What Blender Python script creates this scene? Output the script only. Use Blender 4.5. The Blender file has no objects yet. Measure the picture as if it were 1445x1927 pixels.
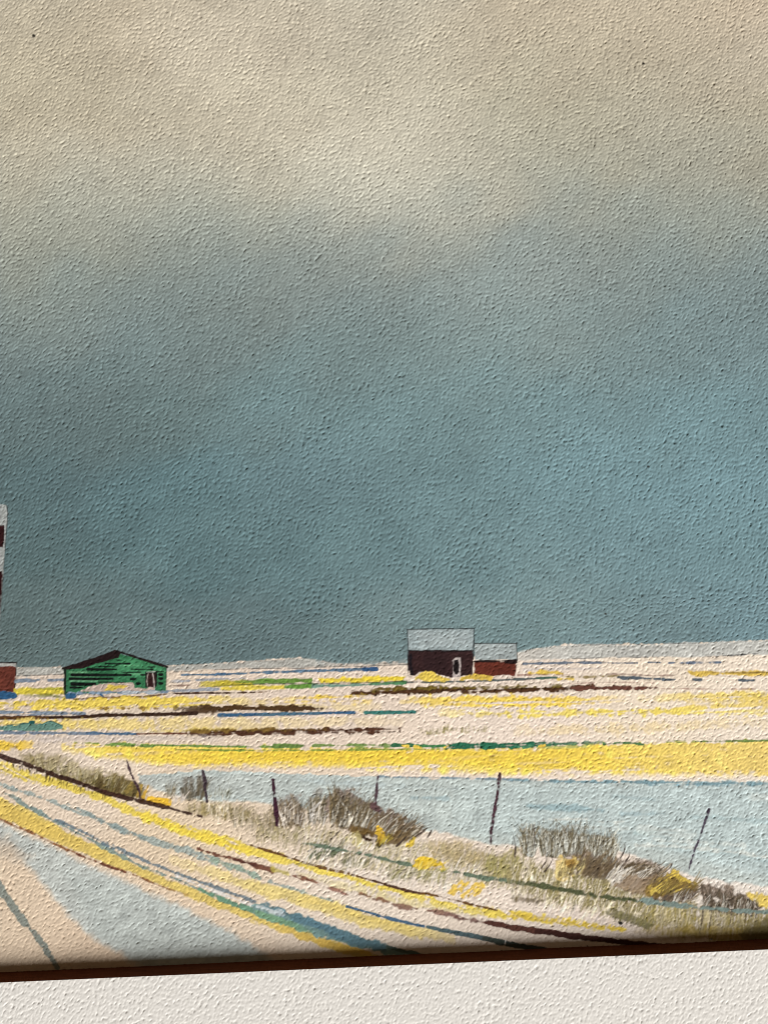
import bpy, math, random
import numpy as np
from mathutils import Matrix, Vector

# ------------------------------------------------------------------ scene, camera, light
scene = bpy.context.scene
col = scene.collection
random.seed(5)
rng = np.random.default_rng(11)

# The picture lies flat: plane z = 0, x to the right, y up the picture, metres.
# y = 0 is the foot of the lower mat bevel.
F = 1900.0                      # focal length in photograph pixels (1445 x 1927)
PXM = 0.000075                  # about 0.075 mm of paper per photograph pixel
DIST = F * PXM
TILT = math.radians(9.0)        # camera leans to look slightly up the picture


def cam_axes(roll):
    fwd = np.array([0.0, math.sin(TILT), -math.cos(TILT)])
    right = np.array([1.0, 0, 0])
    up = np.cross(right, fwd)
    r = right * math.cos(roll) + up * math.sin(roll)
    u = -right * math.sin(roll) + up * math.cos(roll)
    return r, u, fwd


def to_plane(px, py, axes, c, z=0.0):
    r, u, f = axes
    a = (np.asarray(px, float) - 722.5) / F
    b = -(np.asarray(py, float) - 963.5) / F
    d = [f[k] + r[k] * a + u[k] * b for k in range(3)]
    t = (z - c[2]) / d[2]
    return c[0] + d[0] * t, c[1] + d[1] * t


C = np.array([0.0, 0.0, DIST * math.cos(TILT)])
lo, hi = -0.12, 0.12
for _ in range(50):
    mid = (lo + hi) / 2
    ax = cam_axes(mid)
    _, yy = to_plane([0, 1445], [1828, 1765.5], ax, C)
    if yy[1] > yy[0]:
        hi = mid
    else:
        lo = mid
AX = cam_axes(mid)
_, yy = to_plane([0, 1445], [1828, 1765.5], AX, C)
C[1] -= yy[0]


def P(px, py, z=0.0):
    return to_plane(px, py, AX, C, z)


def to_px(x, y):
    r, u, f = AX
    dx, dy, dz = x - C[0], y - C[1], -C[2]
    w = dx * f[0] + dy * f[1] + dz * f[2]
    a = (dx * r[0] + dy * r[1] + dz * r[2]) / w
    b = (dx * u[0] + dy * u[1] + dz * u[2]) / w
    return 722.5 + F * a, 963.5 - F * b


cam_data = bpy.data.cameras.new("camera")
cam_data.sensor_fit = 'VERTICAL'
cam_data.sensor_height = 36.0
cam_data.lens = F / 1927.0 * 36.0
cam_data.clip_start = 0.002
cam_data.clip_end = 20.0
cam = bpy.data.objects.new("camera", cam_data)
r_, u_, f_ = AX
cam.matrix_world = Matrix(((r_[0], u_[0], -f_[0], C[0]), (r_[1], u_[1], -f_[1], C[1]),
                           (r_[2], u_[2], -f_[2], C[2]), (0, 0, 0, 1)))
col.objects.link(cam)
scene.camera = cam

world = bpy.data.worlds.new("World")
scene.world = world
world.use_nodes = True
bg = world.node_tree.nodes["Background"]
bg.inputs[0].default_value = (1.0, 0.72, 0.45, 1)
bg.inputs[1].default_value = 0.075

# one low window-like lamp, below and to the right of the picture
LAZ, LEL, LD = math.radians(-57), math.radians(25), 3.2
ldir = Vector((math.cos(LAZ) * math.cos(LEL), math.sin(LAZ) * math.cos(LEL), math.sin(LEL)))
lamp_data = bpy.data.lights.new("window_lamp", 'AREA')
lamp_data.shape = 'DISK'
lamp_data.size = 2.1
lamp_data.energy = 258.0
lamp_data.color = (0.985, 1.0, 1.01)
lamp = bpy.data.objects.new("window_lamp", lamp_data)
lamp.location = Vector((0.0, 0.055, 0)) + ldir * LD
lamp.rotation_euler = ldir.to_track_quat('Z', 'Y').to_euler()
col.objects.link(lamp)

scene.view_settings.view_transform = 'Standard'
scene.view_settings.look = 'None'
scene.view_settings.exposure = 0.0
scene.view_settings.gamma = 1.0
scene.cycles.filter_width = 1.05

# ------------------------------------------------------------------ grid of the sheet
def sstep(x):
    x = np.clip(x, 0, 1)
    return x * x * (3 - 2 * x)


def axis(segments):
    out = []
    for a, b, step in segments:
        n = max(1, int(round((b - a) / step)))
        out.extend(list(np.linspace(a, b, n, endpoint=False)))
    out.append(segments[-1][1])
    return np.array(out)


fx = [P(x, y)[0] for x in (0, 1445) for y in (0, 1830)]
XL, XR = min(fx) - 10 * PXM, max(fx) + 10 * PXM
ytop = max(P(0, 0)[1], P(1445, 0)[1]) + 10 * PXM
ysplit = P(0, 1170)[1]
M = 260 * PXM
xs = axis([(XL - M, XL, 6 * PXM), (XL, XR, 1.58 * PXM), (XR, XR + M, 6 * PXM)])
ys = axis([(-4 * PXM, ysplit, 1.3 * PXM), (ysplit, ytop, 1.9 * PXM), (ytop, ytop + M, 6 * PXM)])
X, Y = np.meshgrid(xs, ys)
PX, PY = to_px(X, Y)
H_, W_ = X.shape

# ------------------------------------------------------------------ noise tiles
NT = 2048
TP = 1.35 * PXM                 # tile pitch
kx = np.fft.fftfreq(NT)[None, :] * 2 * np.pi
ky = np.fft.fftfreq(NT)[:, None] * 2 * np.pi


def tile(sl, ss, ang, seed, lap=0.0):
    """Gaussian-filtered white noise, unit variance; sl / ss are the long and short radii in pixels, ang its direction."""
    g = np.random.default_rng(seed).standard_normal((NT, NT))
    k1 = kx * math.cos(ang) + ky * math.sin(ang)
    k2 = -kx * math.sin(ang) + ky * math.cos(ang)
    q = PXM / TP
    e = (k1 * sl * q) ** 2 + (k2 * ss * q) ** 2
    flt = np.exp(-e / 2)
    if lap:
        flt = flt * (1 - np.exp(-e * lap))
    r = np.fft.ifft2(np.fft.fft2(g) * flt).real
    return ((r - r.mean()) / r.std()).astype(np.float32)


def sample(t, x, y):
    u = (x / TP) % NT
    v = (y / TP) % NT
    i = np.floor(u).astype(np.int32)
    j = np.floor(v).astype(np.int32)
    fu = (u - i).astype(np.float32)
    fv = (v - j).astype(np.float32)
    i %= NT
    j %= NT
    i2 = (i + 1) % NT
    j2 = (j + 1) % NT
    return (t[j, i] * (1 - fu) + t[j, i2] * fu) * (1 - fv) + (t[j2, i] * (1 - fu) + t[j2, i2] * fu) * fv


def relief_tile(seed, ang):
    a = tile(2.1, 1.4, ang, seed, 1.2)
    b = tile(1.5, 1.35, ang + 0.9, seed + 1, 1.2)
    d = tile(1.6, 1.2, ang, seed + 2, 1.0)
    e = tile(5.5, 1.3, ang - 0.1, seed + 5, 1.0)
    u = tile(26, 18, ang, seed + 3)
    f = tile(0.8, 0.7, 0, seed + 4)
    sa = np.tanh(1.2 * np.maximum(a - 0.7 - 0.2 * u, 0))
    sb = np.tanh(1.3 * np.maximum(b - 1.0 + 0.2 * u, 0))
    se = np.tanh(0.9 * np.maximum(e - 1.5, 0))
    h = -(1.0 * sa + 0.8 * sb + 0.8 * se) - 0.09 * d - 0.02 * a + 0.05 * u + 0.03 * f
    # pressed pits are steeper on their upper left wall than on the lower right one
    dd = np.maximum(-h, 0) * 1.8
    jj, ii = np.meshgrid(np.arange(NT), np.arange(NT), indexing='ij')
    wx = (ii + 0.62 * dd) * TP
    wy = (jj - 0.78 * dd) * TP
    return sample(h.astype(np.float32), wx, wy).astype(np.float32)


REL = relief_tile(101, 0.42)
REL_MAT = relief_tile(301, 1.02)
AMP = 0.122e-3
HT = sample(REL, X, Y)
n2 = sample(tile(1.7, 1.7, 0, 21), X, Y)          # fine edge noise
n6 = sample(tile(5.0, 5.0, 0, 22), X, Y)          # blotches
n30 = sample(tile(38, 26, 0.3, 23), X, Y)         # cloudy wash
nst = sample(tile(42, 1.5, 0.0, 24), X, Y)        # long brush streaks along x
nsd = sample(tile(30, 1.4, -0.5, 25), X, Y)       # streaks along the road
nvt = sample(tile(1.1, 11, -0.25, 26), X, Y)      # bristle streaks, upright
Z = HT * AMP * (0.72 + 0.28 * sstep((1300 - PY) / 300))


# ------------------------------------------------------------------ paint
def lin(c):
    c = np.array(c, dtype=np.float32) / 255.0
    return np.where(c <= 0.04045, c / 12.92, ((c + 0.055) / 1.055) ** 2.4).astype(np.float32)


COL = np.zeros((H_, W_, 3), np.float32)
ID = np.zeros((H_, W_), np.int16)
PARTS = []                       # (name, label, parent index)


def part(name, label=None, parent=None):
    PARTS.append((name, label, parent))
    return len(PARTS) - 1


def box(x0, y0, x1, y1):
    ax_, ay_ = P([x0, x1, x0, x1], [y0, y0, y1, y1])
    c0 = max(0, np.searchsorted(xs, ax_.min()) - 1)
    c1 = min(W_, np.searchsorted(xs, ax_.max()) + 1)
    r0 = max(0, np.searchsorted(ys, ay_.min()) - 1)
    r1 = min(H_, np.searchsorted(ys, ay_.max()) + 1)
    if c1 - c0 < 1 or r1 - r0 < 1:
        return None
    return slice(r0, r1), slice(c0, c1)


def put(s, a, color, pid, mult=False, thr=0.42):
    a = np.clip(a, 0, 1).astype(np.float32)
    c = lin(color)
    k = 0.78 if c[2] > c[1] and c[2] > 1.15 * c[0] else 0.935
    c = c * k + (1 - k) * float(c @ np.array([0.25, 0.65, 0.10], np.float32))
    g = 1.0 + 0.06 * n6[s] + 0.035 * n2[s]          # granulation
    if mult:
        COL[s] *= (1 - a[..., None]) + a[..., None] * c
    else:
        COL[s] = COL[s] * (1 - a[..., None]) + (c * g[..., None]) * a[..., None]
    if pid is not None:
        sub = ID[s]
        sub[a > thr] = pid


def spline(pts, n=6):
    p = np.array(pts, float)
    if len(p) < 3:
        return p
    q = np.vstack([2 * p[0] - p[1], p, 2 * p[-1] - p[-2]])
    out = []
    for i in range(1, len(q) - 2):
        p0, p1, p2, p3 = q[i - 1], q[i], q[i + 1], q[i + 2]
        for t in np.linspace(0, 1, n, endpoint=False):
            out.append(0.5 * (2 * p1 + (p2 - p0) * t + (2 * p0 - 5 * p1 + 4 * p2 - p3) * t * t + (3 * p1 - p0 - 3 * p2 + p3) * t ** 3))
    out.append(p[-1])
    return np.array(out)


def dryness(s, dry, streak):
    v = -0.55 * HT[s] - 0.25 + 0.6 * n6[s] + 0.5 * n2[s]
    if streak is not None:
        v = v * 0.6 + 0.9 * streak[s]
    return sstep(0.5 + (v + 1.6 - 2.6 * dry) * 0.7)


def stroke(pts, color, pid=None, soft=0.8, edge=0.7, alpha=1.0, dry=0.0, streak=None, smooth=True, mult=False, blot=0.8):
    """pts: (x, y, width[, alpha]) in photograph pixels."""
    p = np.array([(q[0], q[1], q[2], q[3] if len(q) > 3 else 1.0) for q in pts], float)
    if smooth:
        p = spline(p)
    m = p[:, 2].max() / 2 + soft * 2 + edge * 3 + 2
    s = box(p[:, 0].min() - m, p[:, 1].min() - m, p[:, 0].max() + m, p[:, 1].max() + m)
    if s is None:
        return
    px, py = PX[s], PY[s]
    best = np.full(px.shape, -1e3)
    al = np.ones(px.shape)
    for i in range(len(p) - 1):
        a, b = p[i], p[i + 1]
        d = b[:2] - a[:2]
        L2 = max(d @ d, 1e-6)
        t = np.clip(((px - a[0]) * d[0] + (py - a[1]) * d[1]) / L2, 0, 1)
        dist = np.hypot(px - a[0] - t * d[0], py - a[1] - t * d[1])
        v = (a[2] + (b[2] - a[2]) * t) / 2 - dist
        k = v > best
        best[k] = v[k]
        al[k] = (a[3] + (b[3] - a[3]) * t)[k]
    v = best + edge * (0.65 * n2[s] + blot * n6[s] - 0.3 * HT[s])
    a = sstep(0.5 + v / (2 * soft)) * al * alpha
    if dry:
        a = a * dryness(s, dry, streak)
    put(s, a, color, pid, mult)


def band(rows, color, pid=None, soft=1.5, edge=1.0, alpha=1.0, dry=0.0, streak=None, softb=None, mult=False):
    """rows: (x, top, bottom[, alpha]); a strip running across the sheet."""
    q = np.array([(r[0], r[1], r[2], r[3] if len(r) > 3 else 1.0) for r in rows], float)
    if q[-1, 0] >= 1600:
        q[-1, 0] += 400          # strips that leave the view run on to the mat
    if q[0, 0] <= -80:
        q[0, 0] -= 400
    m = 4 * soft + 3 * edge + 3 + (softb or 0) * 2
    s = box(q[:, 0].min() - 4, q[:, 1].min() - m, q[:, 0].max() + 4, q[:, 2].max() + m)
    if s is None:
        return
    px, py = PX[s], PY[s]
    jx = px + 2.0 * n6[s] + 1.5 * n2[s]
    top = np.interp(px, q[:, 0], q[:, 1])
    bot = np.interp(px, q[:, 0], q[:, 2])
    al = np.interp(px, q[:, 0], q[:, 3])
    e = edge * (0.65 * n2[s] + 0.85 * n6[s] - 0.3 * HT[s])
    a = sstep(0.5 + (py - top + e) / (2 * soft)) * sstep(0.5 + (bot - py + e) / (2 * (softb or soft)))
    a = a * sstep(0.5 + (jx - q[0, 0]) / 3) * sstep(0.5 + (q[-1, 0] - jx) / 3) * al * alpha
    if dry:
        a = a * dryness(s, dry, streak)
    put(s, a, color, pid, mult)


def poly(pts, color, pid=None, soft=1.0, edge=0.8, alpha=1.0, dry=0.0, streak=None, mult=False):
    p = np.array(pts, float)
    m = soft * 2 + edge * 3 + 2
    s = box(p[:, 0].min() - m, p[:, 1].min() - m, p[:, 0].max() + m, p[:, 1].max() + m)
    if s is None:
        return
    px, py = PX[s], PY[s]
    dist = np.full(px.shape, 1e9)
    inside = np.zeros(px.shape, bool)
    for i in range(len(p)):
        a, b = p[i], p[(i + 1) % len(p)]
        d = b - a
        L2 = max(d @ d, 1e-6)
        t = np.clip(((px - a[0]) * d[0] + (py - a[1]) * d[1]) / L2, 0, 1)
        dist = np.minimum(dist, np.hypot(px - a[0] - t * d[0], py - a[1] - t * d[1]))
        if a[1] != b[1]:
            c = ((a[1] > py) != (b[1] > py)) & (px < (b[0] - a[0]) * (py - a[1]) / (b[1] - a[1]) + a[0])
            inside ^= c
    v = np.where(inside, dist, -dist) + edge * (0.65 * n2[s] + 0.85 * n6[s] - 0.3 * HT[s])
    a = sstep(0.5 + v / (2 * soft)) * alpha
    if dry:
        a = a * dryness(s, dry, streak)
    put(s, a, color, pid, mult)


def blades(region, n, length, lean, color, pid=None, w=(1.5, 3.5), alpha=0.8, jit=18, curve=0.15):
    """Grass: short bristle strokes with their feet spread through region (x0, y0, x1, y1 of a slanted strip: two points and a depth)."""
    (x0, y0), (x1, y1), depth = region
    for _ in range(n):
        t = random.random()
        bx = x0 + (x1 - x0) * t
        by = y0 + (y1 - y0) * t + random.uniform(-depth, depth) * 0.5
        L = random.uniform(*length)
        a = math.radians(lean[0] + (lean[1] - lean[0]) * t + random.gauss(0, jit * 0.5))
        dx, dy = math.sin(a), -math.cos(a)
        ww = random.uniform(*w)
        k = random.gauss(0, curve) * L
        kf, kw = random.uniform(0.84, 1.14), random.uniform(-5, 5)
        c = tuple(min(255, max(0, v * kf + dv)) for v, dv in zip((color[0], color[1] + 2, color[2] * .9 if color[0] < 170 else color[2]), (kw, kw * .3, -kw)))
        stroke([(bx, by, ww), (bx + dx * L * .5 + k * dy * .3, by + dy * L * .5, ww * 0.9), (bx + dx * L + k, by + dy * L, 0.6)],
               c, pid, soft=0.9, edge=0.3, alpha=alpha * random.uniform(0.65, 1.0), smooth=False)


#PAINT_BEGIN
# ---- bare paper and sky
pid_paper = part('paper', 'bare pinkish cold-pressed paper between the painted strokes')
base_pts = [(0, 1300, (210, 192, 175)), (0, 1650, (218, 196, 170)), (250, 1760, (216, 192, 166)), (600, 1385, (224, 205, 190)), (600, 1450, (226, 206, 181)),
            (1000, 1370, (230, 212, 195)), (1230, 1370, (234, 216, 193)), (1445, 1370, (232, 216, 197)), (700, 1650, (228, 212, 195)), (1100, 1700, (228, 212, 197)),
            (1400, 1650, (232, 220, 207)), (330, 1560, (222, 200, 171)), (180, 1450, (220, 202, 183))]


def blend(pts, power, px, py):
    acc = np.zeros(px.shape + (3,), np.float32)
    wt = np.zeros(px.shape, np.float32)
    for (x, y, c) in pts:
        if power > 1.9:
            w = (np.exp(-0.5 * (((px - x) / 95) ** 2 + ((py - y) / 55) ** 2)) + 1e-5 / (1 + ((px - x) ** 2 + (py - y) ** 2) / 4e4)).astype(np.float32)
        else:
            w = (1.0 / (((px - x) ** 2 + (py - y) ** 2) / 1e4 + 0.35) ** power).astype(np.float32)
        acc += w[..., None] * lin(c)
        wt += w
    return acc / wt[..., None]


COL[:] = blend(base_pts, 1.6, PX, PY)
COL *= (1 + 0.025 * n30 + 0.02 * n6)[..., None]

pid_sky = part('sky_wash', 'graded sky wash from beige to slate blue')
sky_pts = [
    (0, 0, (181, 168, 146)), (240, 30, (188, 172, 148)), (500, 20, (190, 176, 154)), (722, 40, (190, 178, 157)), (1000, 20, (188, 172, 148)), (1240, 10, (190, 174, 150)), (1445, 0, (192, 172, 147)),
    (100, 100, (184, 170, 146)), (410, 100, (195, 181, 159)), (722, 120, (190, 178, 156)), (1000, 110, (182, 169, 146)), (1240, 120, (178, 164, 141)), (1445, 110, (182, 168, 147)),
    (70, 200, (180, 167, 143)), (250, 220, (186, 173, 150)), (500, 200, (194, 181, 158)), (722, 230, (195, 184, 163)), (1070, 200, (176, 167, 145)), (1250, 220, (172, 162, 142)), (1445, 240, (170, 158, 135)),
    (0, 310, (184, 172, 150)), (250, 310, (180, 170, 150)), (480, 300, (192, 181, 160)), (640, 320, (200, 189, 168)), (760, 350, (202, 192, 172)), (900, 310, (180, 171, 151)), (1100, 300, (166, 159, 140)), (1300, 310, (162, 156, 139)), (1445, 320, (160, 153, 136)),
    (0, 400, (164, 158, 140)), (120, 390, (172, 165, 147)), (250, 400, (168, 163, 147)), (390, 410, (163, 160, 145)), (520, 400, (172, 167, 150)), (700, 400, (184, 176, 158)), (800, 410, (172, 166, 150)), (950, 400, (156, 154, 141)), (1200, 400, (148, 148, 136)), (1390, 380, (152, 153, 140)), (1445, 420, (138, 141, 133)),
    (0, 480, (150, 147, 133)), (110, 470, (146, 145, 131)), (90, 540, (144, 145, 134)), (270, 500, (136, 137, 127)), (430, 480, (136, 139, 130)), (590, 470, (134, 136, 128)), (722, 480, (136, 139, 131)), (880, 480, (144, 146, 137)), (1050, 470, (138, 141, 133)), (1250, 480, (136, 140, 132)), (1445, 500, (124, 132, 127)),
    (0, 580, (126, 130, 122)), (150, 570, (134, 138, 129)), (300, 560, (122, 128, 122)), (450, 560, (126, 132, 126)), (590, 550, (135, 139, 132)), (740, 560, (126, 133, 128)), (890, 550, (140, 145, 138)), (1030, 530, (142, 146, 139)), (1200, 560, (124, 132, 127)), (1400, 560, (120, 130, 127)),
    (0, 660, (113, 121, 117)), (240, 640, (116, 124, 120)), (420, 640, (116, 124, 119)), (620, 640, (116, 127, 123)), (740, 650, (116, 127, 123)), (890, 650, (126, 136, 131)), (1060, 620, (132, 140, 134)), (1200, 650, (118, 130, 127)), (1400, 630, (119, 132, 130)),
    (70, 770, (102, 113, 110)), (250, 780, (103, 114, 110)), (450, 780, (108, 121, 118)), (700, 800, (112, 128, 126)), (950, 780, (116, 132, 130)), (1200, 780, (116, 133, 132)), (1410, 810, (115, 134, 134)),
    (30, 920, (88, 100, 98)), (180, 910, (92, 109, 109)), (350, 920, (95, 114, 114)), (600, 920, (102, 118, 118)), (850, 930, (108, 125, 124)), (1100, 920, (114, 133, 133)), (1300, 940, (113, 133, 134)), (1445, 940, (113, 133, 134)),
    (50, 1050, (88, 102, 100)), (280, 1010, (92, 110, 109)), (450, 1030, (97, 114, 113)), (630, 1030, (99, 117, 116)), (750, 1040, (103, 120, 119)), (950, 1040, (110, 127, 126)), (1200, 1040, (114, 132, 132)), (1445, 1050, (112, 131, 131)),
    (30, 1160, (92, 101, 97)), (220, 1180, (95, 106, 103)), (430, 1190, (97, 109, 107)), (722, 1180, (110, 122, 119)), (1030, 1150, (118, 132, 129)), (1200, 1180, (112, 126, 125)), (1445, 1160, (110, 127, 128)),
    (722, -300, (188, 174, 150)), (-300, 200, (180, 168, 146)), (1745, 200, (184, 166, 138)), (-260, 1000, (88, 102, 100)), (1700, 1000, (115, 136, 138)),
]
s = box(-320, -320, 1800, 1320)
px, py = PX[s], PY[s]
wob = 14 * n30[s]
skc = blend(sky_pts, 2.0, px + wob * 1.5, py + wob)
skc = skc * (1 + 0.028 * n30[s] + 0.03 * n6[s] + 0.02 * n2[s])[..., None]
skc = skc * (1 + (0.015 * np.clip((py - 500) / 600, 0, 1) * sample(tile(9, 9, 0, 77), X[s], Y[s])))[..., None]
hx = [-300, 0, 120, 320, 400, 480, 560, 600, 640, 765, 893, 972, 1000, 1070, 1200, 1300, 1340, 1445, 1800]
hy = [1268, 1258, 1256, 1253, 1249, 1244, 1238, 1243, 1250, 1246, 1236, 1228, 1222, 1213, 1213, 1212, 1209, 1205, 1195]
edge_ = np.interp(px, hx, hy)
a = sstep(0.5 + (edge_ - py + 0.9 * n2[s] + 1.0 * n6[s]) / 3.0)
skc = skc * (np.array([1.09, 1.14, 1.18], np.float32) + np.clip((py - 250) / 450, 0, 1)[..., None] * np.array([-0.06, 0.02, 0.06], np.float32))
COL[s] = COL[s] * (1 - a[..., None]) + skc * a[..., None]
ID[s][a > 0.5] = pid_sky

# pale far strip between sky and fields
pid_far = part('distant_ridge', 'pale grey strip of far land under the sky')
band([(-300, 1266, 1290), (0, 1257, 1274), (32, 1256, 1272), (120, 1256, 1268), (320, 1253, 1264), (400, 1249, 1260), (480, 1244, 1257), (560, 1238, 1257), (600, 1243, 1255)],
     (172, 169, 160), pid_far, soft=2, edge=0.8)
band([(600, 1243, 1255, .9), (640, 1248, 1254, .5), (765, 1242, 1251, .5), (770, 1240, 1251, .3)], (146, 150, 146), pid_far, soft=3, edge=0.8)
band([(972, 1228, 1243, .6), (1000, 1222, 1242, .8), (1070, 1213, 1240, .95), (1200, 1213, 1238), (1340, 1209, 1235), (1445, 1205, 1232), (1800, 1195, 1220)],
     (186, 184, 176), pid_far, soft=2, edge=0.9)
pid_pen = part('pencil_line', 'thin dark pencil lines of the horizon and roofs')
for pts in ([(0, 1273, 1.2, .5), (60, 1271, 1.4), (120, 1269, 1.4)], [(318, 1265, 1.3), (400, 1261, 1.5), (480, 1258, 1.5), (560, 1258, 1.3), (612, 1255, 1.6, .7), (680, 1254, 1.4), (765, 1250, 1.4)],
            [(1075, 1240, 1.2), (1150, 1237, 1.3), (1237, 1237, 1.5)], [(1330, 1236, 1.8), (1380, 1233, 2.2), (1425, 1230, 2)], [(1086, 1214, 1.2, .5), (1160, 1213, 1.2, .8), (1330, 1210, 1.1, .5)]):
    stroke(pts, (62, 58, 56), pid_pen, soft=0.8, edge=0.3, alpha=.8, dry=.25)

# ---- left tower and shed
pid_tw = part('tower', 'tall pale tower cut by the left edge of the view')
poly([(-90, 935), (12, 951), (15, 966), (11, 1022), (8, 1070), (4, 1120), (0, 1185), (-4, 1250), (-90, 1252)], (158, 161, 157), pid_tw, soft=0.9, edge=0.5)
pid_ = part('tower_window', None, pid_tw)
poly([(-60, 988), (8, 989), (10, 998), (9, 1018), (6, 1030), (-60, 1034)], (44, 12, 13), pid_, soft=0.8, edge=0.5)
pid_ = part('tower_window', None, pid_tw)
poly([(-60, 1072), (5, 1074), (6, 1082), (4, 1110), (2, 1140), (-2, 1152), (-60, 1156)], (44, 12, 13), pid_, soft=0.8, edge=0.5)
stroke([(13, 951, 1.2), (15, 967, 1.5), (11, 1022, 1.4), (8, 1070, 1.4), (4, 1120, 1.4), (0, 1180, 1.2)], (45, 45, 45), pid_pen, soft=.7, edge=.2, alpha=.8)
pid_shed = part('red_shed', 'small red-brown shed at the left edge of the painted fields')
poly([(-120, 1247), (32, 1247), (31, 1257), (-120, 1257)], (165, 163, 156), pid_shed, soft=.8, edge=.3)
poly([(-120, 1254), (31, 1254), (30, 1275), (27, 1303), (-120, 1303)], (98, 46, 33), pid_shed, soft=.9, edge=.6)
band([(-120, 1270, 1276, .5), (28, 1269, 1274, .5)], (84, 36, 26), None, soft=2)
stroke([(-60, 1247, 1.6), (32, 1247, 1.8), (31, 1265, 1.4), (28, 1300, 1.2)], (35, 30, 28), pid_pen, soft=.7, edge=.3, smooth=False)

# ---- fields, from the horizon down
FIELD = []


def fpart(name, label=None):
    return part(name, label)


# row just right of the green barn
pid_ = fpart('blue_stroke', 'thin blue stroke below the horizon, right of the green barn')
stroke([(343, 1270, 4), (420, 1269, 5), (480, 1266, 4.5), (600, 1262, 5), (690, 1259, 5.5), (707, 1258, 6)], (84, 114, 138), pid_, edge=.6, dry=.12, streak=nst)
stroke([(684, 1259, 6.5), (707, 1258.5, 6.5)], (36, 80, 124), pid_, edge=.5)
stroke([(395, 1269, 4), (440, 1268, 4)], (60, 100, 135), pid_, alpha=.8)
pid_ = fpart('blue_stroke')
stroke([(30, 1281, 5), (75, 1281, 5.5), (121, 1279, 5)], (112, 126, 142), pid_, edge=.7, dry=.15)
pid_ = fpart('blue_stroke')
stroke([(318, 1283, 5, .4), (352, 1281, 4.5), (420, 1278, 5, .8), (500, 1276, 4, .5)], (146, 148, 156), pid_, dry=.2)
stroke([(316, 1291, 2.5), (345, 1290, 3.5), (375, 1288, 2.5)], (122, 90, 78), None, alpha=.8)
pid_ = fpart('yellow_field', 'small yellow field left of the green barn')
band([(28, 1297, 1307), (60, 1294, 1308), (121, 1295, 1308)], (206, 186, 44), pid_, soft=2.5, edge=1.4)
stroke([(60, 1296, 3), (120, 1296, 3.5)], (140, 140, 40), None, alpha=.7)
stroke([(48, 1309, 5, .4), (90, 1309, 6), (121, 1312, 6)], (112, 116, 44), pid_, soft=2, edge=1.2, alpha=.8)
pid_ = fpart('yellow_field', 'green and yellow strip between the two barns')
band([(375, 1283, 1292, .8), (412, 1281, 1293), (480, 1279, 1291)], (186, 168, 40), pid_, soft=2, edge=1.2)
band([(412, 1292, 1300), (440, 1291, 1300), (537, 1289, 1297)], (218, 194, 62), pid_, soft=2, edge=1)
band([(440, 1281, 1285, .6), (490, 1278, 1286), (590, 1276, 1285)], (98, 134, 50), pid_, soft=1.2, edge=.8)
band([(537, 1289, 1296), (560, 1287, 1296), (592, 1285, 1294)], (98, 142, 52), pid_, soft=1.4, edge=.8)
band([(600, 1277, 1286), (660, 1275, 1285), (725, 1273, 1283), (762, 1272, 1280)], (226, 198, 36), pid_, soft=1.8, edge=1.2)
band([(590, 1287, 1294), (660, 1287, 1292), (690, 1286, 1291), (766, 1282, 1287)], (112, 144, 126), pid_, soft=1.2, edge=.7)
band([(690, 1285, 1289, .7), (766, 1281, 1287)], (70, 124, 76), pid_, soft=1.2, edge=.7)
stroke([(405, 1291.5, 1.4), (480, 1287.5, 1.8), (580, 1286.5, 2), (680, 1285, 1.8), (766, 1281.5, 1.6)], (50, 66, 34), None, edge=.3, alpha=.85)
pid_ = fpart('blue_stroke')
stroke([(229, 1302, 5, .5), (330, 1300, 6), (412, 1297, 6)], (150, 154, 162), pid_, dry=.25, streak=nst, edge=.8)
pid_ = fpart('brown_stroke', 'thin brown line under the green barn')
stroke([(140, 1316, 4), (200, 1313, 5), (276, 1311, 4), (319, 1305.5, 3.2), (400, 1304, 3.5), (480, 1303, 3), (508, 1301, 2)], (106, 74, 42), pid_, edge=.7, dry=.15)
stroke([(319, 1305, 3.2), (480, 1303, 3)], (66, 42, 30), pid_, edge=.6)
pid_ = fpart('grey_stroke', 'thin grey line below the brown barn')
stroke([(766, 1284, 2.5), (850, 1283, 3.5), (960, 1279, 3.5), (1046, 1275, 4.5)], (80, 86, 84), pid_, edge=.5, dry=.1)
stroke([(1010, 1276, 5), (1047, 1275, 6)], (72, 100, 84), pid_, edge=.6)

# right-hand thin strokes
pid_ = fpart('blue_stroke', 'broken blue-grey stroke at the horizon right of the red annex')
stroke([(984, 1249, 4), (1060, 1247.5, 4.5), (1130, 1247, 3.6), (1198, 1248, 3)], (100, 110, 124), pid_, edge=.6, dry=.2, streak=nst)
stroke([(1219, 1246.5, 3.4), (1241, 1246.5, 4)], (96, 108, 124), pid_, edge=.5)
stroke([(1258, 1247.5, 2.5), (1310, 1247, 4), (1355, 1246.3, 5)], (94, 108, 128), pid_, edge=.5, dry=.12, streak=nst)
stroke([(984, 1260, 4), (1050, 1259, 5), (1130, 1258, 4)], (170, 164, 166), None, alpha=.45, soft=2)
pid_ = fpart('yellow_field', 'thin broken yellow line near the horizon on the right')
stroke([(998, 1267, 5), (1028, 1266, 8), (1058, 1267, 6)], (214, 180, 66), pid_, soft=1.6, edge=1.4)
stroke([(1050, 1278, 6), (1078, 1277, 6)], (214, 184, 80), pid_, soft=1.6, edge=1.2)
stroke([(1058, 1273, 4), (1110, 1273.5, 5), (1164, 1272, 3)], (142, 124, 82), pid_, soft=1.4, edge=.8, dry=.2)
stroke([(974, 1270, 2), (1020, 1270, 2.2), (1070, 1270, 1.4)], (140, 98, 86), None, alpha=.8)
stroke([(1100, 1267, 2), (1160, 1269, 2.6), (1230, 1271, 2.4), (1297, 1270, 1.6)], (130, 100, 88), None, alpha=.75, dry=.25, streak=nst)
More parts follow.
